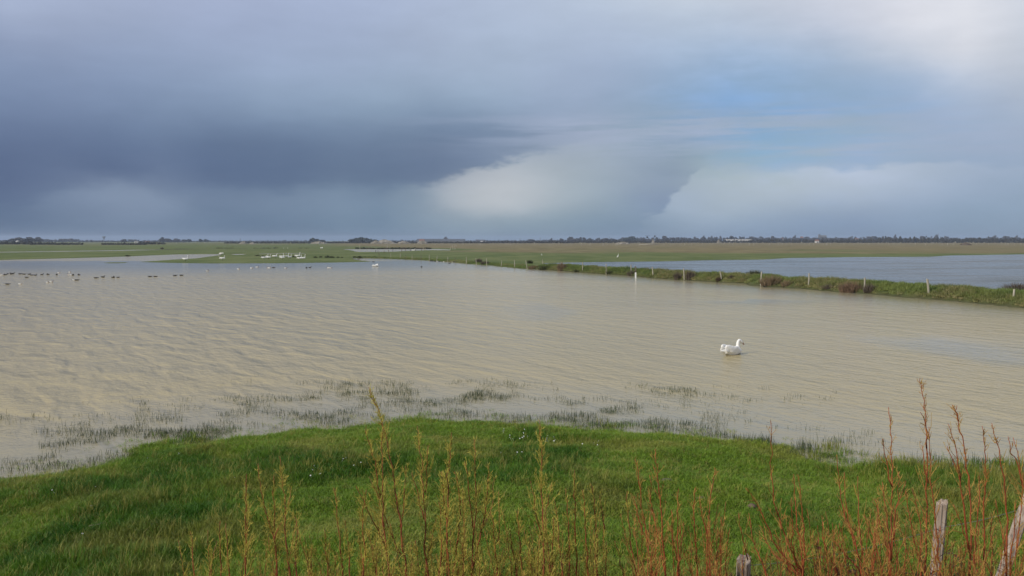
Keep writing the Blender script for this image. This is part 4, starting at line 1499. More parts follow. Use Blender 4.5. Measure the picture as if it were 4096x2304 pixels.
CL = [
    ('reed_tuft', 2247, 1082, 34, 34, M_reedbrown, 'upright brown reed tuft growing behind a leaning post on the dyke', 'reeds', 380),
    ('reed_tuft', 2135, 1074, 44, 15, M_reedbrown, 'low brown reed patch between the two left leaning posts', 'reeds', 240),
    ('sedge_tussock', 2180, 1078, 50, 20, M_sedge, 'dark sedge hump at the foot of a left leaning post', 'sedge', 240),
    ('sedge_tussock', 2120, 1054, 20, 16, M_sedge, 'green sedge hump on the dyke behind the first left leaning post', 'sedge', 160),
    ('brush_heap', 2712, 1118, 30, 34, M_brushgrey, 'bare grey brush heap on the dyke, left of a pale post', 'brush', 260),
    ('brush_heap', 2760, 1117, 34, 40, M_brushgrey, 'tall bare grey brush on the dyke, right of the second post from the gauge', 'brush', 300),
    ('brush_heap', 2875, 1126, 20, 22, M_bramble, 'dark hollow clump at the foot of the third post right of the gauge', 'brush', 160),
    ('brush_heap', 2925, 1112, 22, 14, M_brushgrey, 'small bare brush on top of the dyke left of the green bush', 'brush', 140),
    ('round_bush', 3018, 1104, 52, 26, M_bushgreen, 'round grey green bush on top of the dyke', 'bush', 600),
    ('reed_clump', 3085, 1141, 74, 46, M_reedbrown, 'big dead reed clump right of the thick post and green bush', 'reeds', 620),
    ('reed_clump', 3150, 1142, 44, 26, M_reedbrown, 'thinner straw coloured reeds trailing right of the big dead reed clump', 'reeds', 260),
    ('reed_clump', 3405, 1166, 86, 44, mat('russet_reed', (.25, .165, .105), .9, .25, 3, (.14, .095, .065), trans=.15), 'wide red brown reed clump left of a grey post', 'reeds', 700),
    ('sedge_tussock', 3478, 1168, 42, 38, M_brushgrey, 'dark brush hugging the right side of the grey post by the reeds', 'brush', 340),
    ('sedge_tussock', 3310, 1152, 40, 18, M_brushgrey, 'small dull brown patch on the dyke between the reed clumps', 'brush', 160),
    ('round_bush', 4070, 1160, 90, 34, M_brushgrey, 'dusky bush on the dyke at the right edge', 'bush', 500),
    ('brush_heap', 1915, 1052, 26, 20, M_brushgrey, 'brushwood clump with pale twigs on the far dyke by two sturdy posts', 'brush', 220),
    ('brush_heap', 1940, 1058, 30, 18, M_brushgrey, 'straggling dead brush below the brushwood clump of the far dyke', 'brush', 200),
    ('sedge_tussock', 2530, 1100, 44, 22, M_brushgrey, 'eroded dark tuft at the foot of the broken topped post', 'sedge', 200),
    ('sedge_tussock', 2310, 1088, 28, 14, M_sedge, 'dark sedge at the waterline left of a straight post', 'sedge', 140),
    ('sedge_tussock', 2440, 1094, 28, 14, M_sedge, 'dark sedge at the foot of the slim straight post', 'sedge', 140),
    ('sedge_tussock', 510, 1025, 19, 6, M_sedge, 'dark clump on the far shore of the left inlet', 'sedge', 90),
    ('sedge_tussock', 648, 996, 14, 8, M_brushgrey, 'brown clump on the green meadow above the pale channel', 'brush', 90),
]
for i, (nm, px, py, wpx, hpx, m, lab, cat, n_) in enumerate(CL):
    p = on_land(px, py)
    k = p.y / F
    w, h = wpx * k * (1.25 if px > 3040 else 1.1), hpx * k * 1.1
    o = link(nm, clump_mesh(nm, n_, w, w * .8, h * 1.15, m, 60 + i, .22 if 'reed' in nm else .35, max(.016, k * 1.0)))
    o.location = (p.x, p.y, p.z - .03)
    tag(o, lab, cat)
TM = [clump_mesh('sedge_tussock', 90, 1.0, .8, .5, M_sedge, 90 + i, .3, .06) for i in range(3)]
TB = [clump_mesh('sedge_tussock', 90, 1.0, .8, .5, M_brushgrey, 95 + i, .3, .06) for i in range(2)]
for i, (px, py, wpx, hpx) in enumerate([(1262, 1031, 16, 8), (1283, 1030, 14, 8), (1312, 1031, 26, 11), (1330, 1031, 18, 9), (1352, 1031, 12, 7), (1368, 1031, 10, 5), (1420, 1031, 16, 9),
                                        (1438, 1032, 22, 12), (1460, 1031, 14, 7), (1478, 1030, 12, 6), (1498, 1031, 16, 8), (1176, 1029, 14, 8), (1200, 1028, 10, 5), (1030, 1024, 20, 6), (1052, 1028, 18, 8), (1540, 1032, 12, 7)]):
    p = on_land(px, py)
    k = p.y / F
    o = link('sedge_tussock', TM[i % 3])
    o.location = (p.x, p.y, p.z - .02)
    o.scale = (wpx * k, wpx * k, hpx * k * 2.2)
    tag(o, 'dark green tussock of the row along the head of the inlet', 'sedge', 'tussocks at the inlet')
for i in range(22):
    px = 1420 + i * 14 + random.uniform(-4, 4)
    p = on_land(px, 995.6)
    p.y += 6
    k = p.y / F
    o = link('sedge_tussock', (TM + TB)[i % 5])
    o.location = (p.x, p.y, 0)
    o.scale = (20 * k, 14 * k, random.uniform(5, 8.5) * k * 2.1)
    tag(o, 'dark tussock of the row on the far bank of the far pond', 'sedge', 'tussocks behind the far pond')
for i, px in enumerate((875, 893, 912, 1008, 1040, 1062, 1090, 1190, 1215, 860)):
    p = on_land(px, 993.4 + .3 * (i % 2))
    p.y += 6
    k = p.y / F
    o = link('sedge_tussock', TM[i % 3])
    o.location = (p.x, p.y, 0)
    o.scale = (20 * k, 14 * k, random.uniform(2.5, 4.5) * k * 2)
    tag(o, 'low dark tussock on the far bank of the pale channel', 'sedge', 'tussocks along the pale channel')


# ------------------------------------------------------------------ the far treeline
def crown_np(seed, n=170, lumps=7, flat=.8):
    q = np.random.RandomState(seed)
    c = q.randn(lumps, 3) * np.array([.30, .30, .20])
    c[:, 2] += .55
    c[0] = (0, 0, .5)
    r = .26 + .16 * q.rand(lumps)
    k = q.randint(0, lumps, n)
    d = q.randn(n, 3)
    d /= np.linalg.norm(d, axis=1)[:, None]
    P = c[k] + d * (r[k] * (.75 + .3 * q.rand(n)))[:, None]
    P[:, 2] = np.maximum(P[:, 2], .05) * flat
    s = .11 + .09 * q.rand(n)
    u = q.randn(n, 3)
    u -= d * (u * d).sum(1)[:, None] * .7
    u /= np.linalg.norm(u, axis=1)[:, None]
    v = np.cross(d, u) + q.randn(n, 3) * .2
    u, v = u * s[:, None], v * s[:, None]
    V = np.stack([P - u - v * .8, P + u - v, P + u * .8 + v, P - u + v * .9], 1).reshape(-1, 3)
    return V, (np.arange(n)[:, None] * 4 + np.arange(4)[None])


CROWN = []
for i in range(6):
    V, Q = crown_np(i, 170, 6 + i % 3, .9)
    V[:, 2] = V[:, 2] * .80 + .22
    CROWN.append((mesh_np('crown', V, Q, [M_wood1]), mesh_np('crown', V, Q, [M_wood2])))
g = Geo()
g.tube([(0, 0, -.05), (.01, 0, .25), (0, .01, .55)], [.045, .035, .02], 6)
g.tube([(0, 0, .28), (.14, .03, .52)], [.02, .01], 5)
g.tube([(0, 0, .30), (-.12, -.05, .55)], [.02, .01], 5)
TRUNK = g.mesh('trunk', [M_bark], True)


def far_tree(px, top, wpx, D, ever, label, group, i):
    x = (px - 2048) / F * D
    h = CAM_H + (962 - top) / F * D
    r = empty('tree', (x, D, 0), random.uniform(0, 6))
    w = wpx / F * D
    r.scale = (w * .95, w * .95, h * .94)
    link('crown', CROWN[i % 6][1 if ever else 0], r)
    link('trunk', TRUNK, r)
    tag(r, label, 'tree', group)
    return r


TREES = [
    ([(55, 955, 26), (76, 950, 34), (84, 953, 26), (102, 952, 30), (123, 949.5, 32), (151, 949.5, 20), (165, 955, 26)], 1500, 0, 'purplish bare tree of the clump at the far left of the skyline', 'bare trees at far left'),
    ([(178, 957, 22), (198, 957.5, 18), (213, 957.5, 16), (247, 956, 24), (262, 956, 22), (285, 955, 24), (305, 957, 22)], 2300, 0, 'faint grey tree of the loose row right of the far left clump', 'faint trees at left'),
    ([(500, 958, 24)], 1700, 0, 'low purplish tree left of a grey one, mid left skyline', None),
    ([(530, 956, 20)], 2600, 0, 'pale grey round tree left of the small white house', None),
    ([(651, 950, 16)], 1900, 0, 'taller bare tree at the left end of the mid left wood', None),
    ([(663, 955, 26), (680, 956, 26), (703, 954, 14), (712, 958, 20)], 1900, 0, 'low bare tree of the mid left wood', 'bare trees of the mid left wood'),
    ([(745, 956.5, 20), (756, 957, 20)], 1900, 1, 'dark evergreen making the square topped clump', 'square topped clump'),
    ([(802, 956.5, 14)], 1900, 1, 'dark pointed evergreen right of the square clump', None),
    ([(823, 957.5, 18)], 1900, 1, 'dark low evergreen second right of the square clump', None),
    ([(1254, 951.5, 16)], 1500, 1, 'dark evergreen leaning over a low hedge above the swan flock', None),
    ([(1266, 957, 22), (1288, 958.5, 18)], 1500, 1, 'low dark evergreen beside the leaning one above the swan flock', 'low evergreens above the flock'),
    ([(1408, 956, 22), (1425, 952.5, 26), (1443, 949.5, 28), (1462, 952, 26), (1476, 955, 22), (1496, 956, 18)], 1500, 1, 'dark evergreen of the dense grove left of the pale spoil heaps', 'dense grove by the spoil heaps'),
    ([(1783, 948.5, 20)], 2600, 0, 'square grey tree rising behind the long dark sheds', None),
    ([(2120, 957.5, 26)], 2300, 0, 'low faint tree between two poles in the middle of the skyline', None),
    ([(2206, 953.5, 9)], 2300, 0, 'small round isolated tree, left of a second round one', None),
    ([(2246, 953.5, 13)], 2100, 0, 'round tree right of the smallest round one', None),
    ([(2284, 949.5, 28), (2303, 951, 22), (2322, 950, 14), (2336, 950.5, 12), (2362, 954, 18), (2392, 951.5, 14), (2417, 954, 26), (2440, 953, 24)], 2100, 0, 'grey blue tree of the open wood right of mid skyline', 'open wood right of middle'),
    ([(2503, 951, 26), (2522, 946.5, 26), (2534, 950, 22)], 2100, 1, 'dark domed tree of the grove left of the flying birds', 'domed grove by the flying birds'),
    ([(2562, 949.5, 16)], 2700, 0, 'faint grey square topped tree just left of the flying birds', None),
    ([(2662, 946, 26), (2740, 949, 24), (2812, 944.5, 14), (2926, 945, 16), (3008, 948, 18), (3086, 944.5, 14)], 2200, 0, 'grey tree standing out of the long wood on the right', 'taller trees of the right hand wood'),
    ([(3176, 943.5, 10)], 2500, 0, 'spreading lone tree left of the church hill', None),
    ([(3486, 942, 26)], 2500, 0, 'big faint tree on the skyline right of the church hill', None),
    ([(3578, 939.5, 11)], 2500, 0, 'lone tall umbrella crowned tree right of the church hill', None),
    ([(3690, 945.5, 18)], 2600, 0, 'faint tree standing high above the dark hedge, right side', None),
    ([(3742, 940, 14), (3782, 944.5, 14)], 2600, 0, 'faint tall tree of a pair by a mast above the dark hedge', 'pair by the mast'),
    ([(3975, 944, 14)], 2600, 0, 'small faint tree left of the big round one at far right', None),
    ([(4022, 941, 18)], 2400, 0, 'big round dark tree at far right of the skyline', None),
    ([(4062, 943.5, 16)], 2600, 0, 'faint tree right of the big round one at far right', None),
]
ti = 0
for lst, D, ever, lab, grp in TREES:
    for (px, top, w) in lst:
        far_tree(px, top, w * 1.05, D + random.uniform(-60, 60), ever, lab, grp, ti)
        ti += 1


def wood(name, spans, m, label, step=.55, seed=1):
    """a continuous far-off belt of scrub or wood: spans (x0, x1, top px at x0, top px at x1, distance, crown width px)"""
    q = np.random.RandomState(seed)
    g = Geo()
    for x0, x1, t0, t1, D, wp in spans:
        nn = max(2, int((x1 - x0) / (wp * step)))
        for i in range(nn):
            f = (i + q.rand()) / nn
            px = x0 + (x1 - x0) * f
            d = D + q.uniform(-.02, .05) * D
            top = t0 + (t1 - t0) * f + q.uniform(-.5, 1.6)
            h = max(1.0, CAM_H + (962 - top) / F * d)
            w = wp / F * d * q.uniform(.8, 1.3)
            V, Q = crown_np(q.randint(1e6), 46, 4, 1.0)
            V = V * np.array([w, w * .8, h / .95])
            V[:, 2] -= .12 * h
            V += np.array([(px - 2048) / F * d, d, 0])
            g.add(V, Q)
    o = link(name, g.mesh(name, [m]))
    tag(o, label, 'treeline', kind='stuff')


wood('far_wood', [(-300, 60, 960, 959, 2300, 14), (170, 420, 959.5, 961, 2200, 12), (420, 660, 961.5, 960.5, 2300, 12), (640, 740, 958, 959, 1950, 12), (740, 1240, 962, 962, 2500, 10), (1240, 1300, 958.5, 960, 1550, 9),
                  (1400, 1500, 954, 958, 1550, 12), (1500, 1900, 961, 961, 2600, 10), (1900, 2260, 961.2, 959.5, 2600, 10), (2260, 2480, 957, 955.5, 2200, 12), (2480, 2560, 951.5, 954, 2150, 12),
                  (2565, 2700, 952, 949, 2250, 14), (2700, 3000, 949.5, 949, 2300, 14), (3000, 3200, 949.5, 949, 2400, 14), (3200, 3420, 948, 950, 2500, 13), (3400, 3560, 951, 950.5, 2500, 12), (3560, 4500, 952, 951.5, 2700, 12)],
     M_wood1, 'long grey blue wood on the horizon', seed=3)
wood('hedge_belt', [(-300, 130, 965.5, 966, 900, 8), (120, 335, 967.5, 971, 820, 7), (410, 590, 971.5, 971.5, 800, 6), (560, 660, 966, 969, 900, 7), (900, 1300, 966.5, 966, 1200, 7), (1300, 1960, 965.5, 965.5, 1250, 7),
                    (1950, 2300, 964.5, 963.5, 1300, 8), (2300, 2720, 962, 961.5, 1400, 8), (2720, 3010, 959, 961.5, 1500, 9), (3000, 3420, 957.5, 956.5, 1500, 9), (3400, 3560, 955.5, 949.5, 1500, 10),
                    (3555, 3900, 949, 952.5, 1500, 12), (3900, 4500, 951.5, 951, 1500, 12)],
     M_scrub, 'dark hedge and scrub belt below the far wood', seed=4)


# church hill, buildings, heaps, poles
def hill():
    n, q = 40, 14
    V = []
    x0, x1 = (3160 - 2048) / F * 2750, (3470 - 2048) / F * 2750
    for j in range(q + 1):
        for i in range(n + 1):
            fx, fy = i / n * 2 - 1, j / q * 2 - 1
            hgt = max(0, (1 - fx * fx)) ** 1.1 * max(0, (1 - fy * fy)) * 13.5 * (.85 + .25 * vnoise(i * .35, j * .4, 8))
            V.append(((x0 + x1) / 2 + fx * (x1 - x0) * .62, 2760 + fy * 160, hgt - .2))
    Q = grid_faces(q + 1, n + 1)
    o = link('church_hill', mesh_np('church_hill', V, Q, [M_scrub], smooth=True))
    tag(o, kind='structure')


hill()


def house(px, top, wpx, D, label, cat, wall, roof, name='house', deep=8.0, hroof=.4, group=None, base=0.0, door=True):
    x = (px - 2048) / F * D
    w = wpx / F * D
    h = CAM_H + (962 - top) / F * D - base
    r = empty(name, (x, D, base))
    g = Geo()
    hw = h * (1 - hroof)
    g.box((-w / 2, -deep / 2, -.3), (w / 2, deep / 2, hw))
    link('wall', g.mesh('wall', [wall]), r)
    g = Geo()
    g.gable((-w / 2 - .3, -deep / 2 - .3, 0), (w / 2 + .3, deep / 2 + .3, hw + .01), h - hw)
    link('roof', g.mesh('roof', [roof]), r)
    if door:
        g = Geo()
        dw = min(2.0, w * .15)
        g.box((-dw, -deep / 2 - .05, 0), (dw, -deep / 2 + .02, min(2.4, hw * .7)))
        link('door', g.mesh('door', [M_gblack]), r)
    return tag(r, label, cat, group)


house(550, 960.5, 12, 1400, 'small white house among trees, mid left skyline', 'house', M_wallw, M_roofd)
house(593, 965, 15, 1500, 'long low pale building right of the white house', 'building', M_wallw, M_rooft, name='barn')
house(74, 962.5, 6, 1300, 'tiny white gabled house under the far left tree clump', 'house', M_wallw, M_wallw)
house(1735, 955.5, 130, 1700, 'long dark low shed, left of the two largest on the skyline', 'shed', M_wallg, M_roofd, 'shed', 30, .5)
house(1805, 956, 110, 1650, 'long dark shed with curved end right of the square grey tree', 'shed', M_wallg, M_roofd, 'shed', 26, .5)
house(1923, 958.5, 34, 1700, 'short dark shed standing right of the two long ones', 'shed', M_wallg, M_roofd, 'shed', 14, .5)
house(1688, 957, 20, 1600, 'small tile roofed barn at the left end of the long sheds', 'barn', M_wallw, M_rooft, 'barn', 10, .5)
house(1932, 964, 20, 1400, 'small pale walled hut in front of the short dark shed', 'hut', M_wallw, M_wallw, 'hut', 6, .4)
for i in range(20):
    house(2900 + i * 5.6, 957.2, 2.6, 1620, 'white gabled hut of the long row under the right hand wood', 'hut', M_wallw, M_wallw, 'hut', 4, .5, 'row of white huts', door=False)
house(3205, 945.8, 10, 2620, 'white house on the left flank of the church hill', 'house', M_wallw, M_rooft, base=6)
house(3266, 958, 11, 1460, 'white house at the foot of the church hill', 'house', M_wallw, M_rooft)
house(3125, 951, 9, 2400, 'pale house in the wood left of the church hill', 'house', M_wallw, M_rooft, base=3)
house(3424, 952.5, 12, 2400, 'pale house in the wood right of the church hill', 'house', M_wallw, M_rooft, base=3)
# church
D = 2760
x = (3275 - 2048) / F * D
r = empty('church', (x, D, 12))
hz = CAM_H + (962 - 936) / F * D - 12
g = Geo()
g.box((-3, -3, 0), (3, 3, hz * .78))
link('tower', g.mesh('tower', [M_wallg]), r)
g = Geo()
g.add([(-3, -3, hz * .78), (3, -3, hz * .78), (3, 3, hz * .78), (-3, 3, hz * .78), (0, 0, hz * 1.08)], [(0, 3, 2, 1)], [(0, 1, 4), (1, 2, 4), (2, 3, 4), (3, 0, 4)])
link('spire', g.mesh('spire', [M_roofd]), r)
g = Geo()
g.box((3.01, -5, 0), (22, 5, hz * .36))
g.gable((2.9, -5.4, 0), (22.3, 5.4, hz * .36 + .02), 4.5)
link('nave', g.mesh('nave', [M_wallg]), r)
tag(r, 'grey church with squat spired tower on the low hill', 'church')
# water tower
D = 3000
x = (418.5 - 2048) / F * D
r = empty('water_tower', (x, D, 0))
top = CAM_H + (962 - 945.5) / F * D
prof = [(2.2, top * .45), (2.4, top * .62), (5.5, top * .88), (5.5, top), (.1, top * 1.03)]
g = Geo()
g.tube([(0, 0, p_[1]) for p_ in prof], [p_[0] for p_ in prof], 14)
link('tank', g.mesh('tank', [M_wallg], False), r)
g = Geo()
g.tube([(0, 0, 0), (0, 0, top * .46)], [1.3, 1.1], 10)
link('column', g.mesh('column', [M_wallg], True), r)
tag(r, 'faint mushroom shaped water tower on the left skyline', 'water tower')


def heap(px, base, top, wpx, D, m, seed, label, cat='heap', group=None):
    q = np.random.RandomState(seed)
    n, rr = 18, 6
    V, Q = [], []
    h = CAM_H + (962 - top) / F * D
    w = wpx / F * D / 2
    for j in range(rr + 1):
        for i in range(n):
            a = 2 * math.pi * i / n
            f = j / rr
            V.append((w * (1 - f) * math.cos(a) * (1 + .15 * q.randn()), w * .5 * (1 - f) * math.sin(a) * (1 + .15 * q.randn()), h * f ** .55 * (.85 + .3 * q.rand()) - .2 * (j == 0)))
    for j in range(rr):
        for i in range(n):
            k = (i + 1) % n
            Q.append((j * n + i, j * n + k, (j + 1) * n + k, (j + 1) * n + i))
    o = link('spoil_heap', mesh_np('spoil_heap', V, np.array(Q), [m]))
    o.location = ((px - 2048) / F * D, D, 0)
    tag(o, label, cat, group)


heap(1540, 967, 958.5, 80, 1150, M_pale, 1, 'largest pale spoil heap, right of the dense grove')
heap(1505, 968, 962, 40, 1100, M_pale, 2, 'low pale spoil heap at the left foot of the largest heap')
heap(1615, 968, 963.5, 50, 1120, M_pale, 3, 'pale spoil heap between the largest heap and the tile roofed barn')
heap(1690, 967, 962, 44, 1130, M_pale, 4, 'pale spoil heap in front of the tile roofed barn')
heap(975, 969, 964.5, 30, 1100, M_pale, 5, 'pale heap under the tall pole, left of another')
heap(1010, 971, 968.5, 24, 1000, M_pale, 6, 'flat pale heap right of the one under the tall pole')
heap(1275, 967, 965, 62, 1100, M_pale, 7, 'long low sandy heap under the leaning evergreen')
heap(2490, 969, 967, 60, 1000, M_pale, 8, 'long low sandy strip under the domed grove')
heap(2612, 966, 957.5, 14, 1350, M_pale, 9, 'pale mound showing right below the flying birds')
heap(2873, 962, 957.5, 13, 1350, M_pale, 10, 'small bright heap left of the row of white huts')
heap(3860, 976, 969, 44, 760, M_brushgrey, 11, 'brown bramble mound in the far fence row, right side', 'mound')


def pole(px, top, D, label, cross=True, lat=False):
    x = (px - 2048) / F * D
    h = CAM_H + (962 - top) / F * D
    r = empty('utility_pole', (x, D, 0))
    k = D / 1500
    g = Geo()
    g.tube([(0, 0, -.5), (0, 0, h)], [.42 * k, .28 * k], 7)
    link('pole', g.mesh('pole', [M_wallg], True), r)
    if cross:
        g = Geo()
        g.box((-1.6 * k, -.12, h - 1.3), (1.6 * k, .12, h - .9))
        link('crossarm', g.mesh('crossarm', [M_wallg]), r)
    tag(r, label, 'pole')


pole(962.5, 951, 1500, 'tall dark pole above the pale heap on the left', False)
pole(2160.5, 950, 1500, 'tall dark pole in the middle of the skyline', False)
pole(2080, 954, 2300, 'faint pylon with a crossarm left of the middle pole')
pole(3750, 932.5, 2600, 'thin mast beside the faint pair of tall trees', False)
pole(2437, 946, 2300, 'thin mast above the open wood', False)


# cattle
def cow_mesh():
    sh = [('e', (0, 0, 1.0), (.85, .36, .42)), ('e', (.55, 0, 1.05), (.35, .30, .38)), ('e', (-.6, 0, 1.05), (.32, .32, .36)),
          ('t', [((.8, 0, 1.15), .22), ((1.15, 0, 1.15), .17)]), ('t', [((1.15, 0, 1.15), .16), ((1.45, 0, .95), .10)])]
    for sx in (-1, 1):
        for sy in (-1, 1):
            x = .55 if sx > 0 else -.65
            sh.append(('t', [((x, sy * .2, .8), .15), ((x + .02 * sx, sy * .2, .45), .08), ((x, sy * .2, .03), .065)]))
    sh.append(('t', [((-.9, 0, 1.25), .05), ((-.98, 0, .7), .04)]))
    return fused('cow_body', sh, .06, [M_wallw])


cm = cow_mesh()
for px, py, rz, lab, m_ in ((4071, 966, 10, 'white cow grazing at far right, the left of two', 0), (4084, 966, 170, 'white cow grazing at far right, the right of two', 0),
                            (3402, 966.5, 0, 'white cow below the skyline left of the far hedge, left of two', 0), (3411, 966.5, 180, 'white cow below the skyline left of the far hedge, right of two', 0)):
    b = gp(px, py)
    o = link('cow', cm)
    o.location = (b.x, b.y, 0)
    o.rotation_euler = (0, 0, R(rz))
    o.scale = (1.0, 1.0, 1.0)
    tag(o, lab, 'cow', 'white cattle far off on the meadow')
#NEXT2
# ------------------------------------------------------------------ foreground shrubs
def crs(pts, n):
    P = [Vector(p) for p in pts]
    P = [P[0] * 2 - P[1]] + P + [P[-1] * 2 - P[-2]]
    out = []
    seg = len(P) - 3
    for i in range(n + 1):
        t = i / n * seg
        k = min(int(t), seg - 1)
        f = t - k
        a, b, c, d = P[k:k + 4]
        out.append(.5 * ((2 * b) + (c - a) * f + (2 * a - 5 * b + 4 * c - d) * f * f + (-a + 3 * b - 3 * c + d) * f ** 3))
    return out


RS = np.random.RandomState(77)


def stem_geo(base_to_tip, r0, r1, leafy, wood, leaf, start=.25, twig_len=.16, twigs_pm=34):
    """one shoot: tapering rod with upswept twigs (wood) and small narrow leaves (leaf)"""
    L = sum((Vector(b) - Vector(a)).length for a, b in zip(base_to_tip[:-1], base_to_tip[1:]))
    n = max(6, int(L / .07))
    C = crs(base_to_tip, n)
    C = [c + Vector(RS.randn(3)) * .004 for c in C]
    wood.tube(C, [r0 + (r1 - r0) * (i / n) ** .8 for i in range(n + 1)], 5)
    nt = int(L * twigs_pm * (.25 + .72 * leafy))

    def leafrow(path, k, size):
        for _ in range(k):
            f = RS.rand()
            i = min(int(f * (len(path) - 1)), len(path) - 2)
            p = path[i].lerp(path[i + 1], f * (len(path) - 1) - i)
            t = (path[i + 1] - path[i]).normalized()
            o = Vector(RS.randn(3))
            o = (o - t * o.dot(t)).normalized()
            d = (t * RS.uniform(.5, 1.1) + o * RS.uniform(.4, .9)).normalized()
            l = size * RS.uniform(.6, 1.4)
            s = d.cross(Vector(RS.randn(3))).normalized() * l * .10
            m = p + d * l * .5 + o * l * .08
            e = p + d * l + t * l * .2
            leaf.add([tuple(p), tuple(m - s), tuple(e), tuple(m + s)], [(0, 1, 2, 3)])
    for _ in range(nt):
        f = start + (1 - start) * RS.rand() * .93
        i = min(int(f * n), n - 1)
        p = C[i].lerp(C[i + 1], f * n - i)
        t = (C[i + 1] - C[i]).normalized()
        o = Vector(RS.randn(3))
        o = (o - t * o.dot(t)).normalized()
        l = twig_len * (1.06 - f) * RS.uniform(.4, 1.5) + .022
        q = [p, p + (t * .75 + o * .5) * l * .5, p + (t * 1.5 + o * .75) * l * .62 + Vector(RS.randn(3)) * .008]
        leaf.tube(q, [.0024, .0019, .0012], 3, False)
        leafrow(q, int(1 + leafy * 8.5 * l / .1), .022)
    leafrow(C[int(n * start):], int(L * 22 * leafy), .020)


r2 = lambda x, y: (900 + x * .4168, 1700 + y * .4168)
r3 = lambda x, y: (1300 + x * .5205, 1550 + y * .5205)
r4 = lambda x, y: (2000 + x * .4168, 1700 + y * .4168)
r5 = lambda x, y: (2900 + x * .4168, 1700 + y * .4168)
r6 = lambda x, y: (3400 + x * .555, 1500 + y * .555)
ov = lambda x, y: (x * 1.59, y * 1.59)
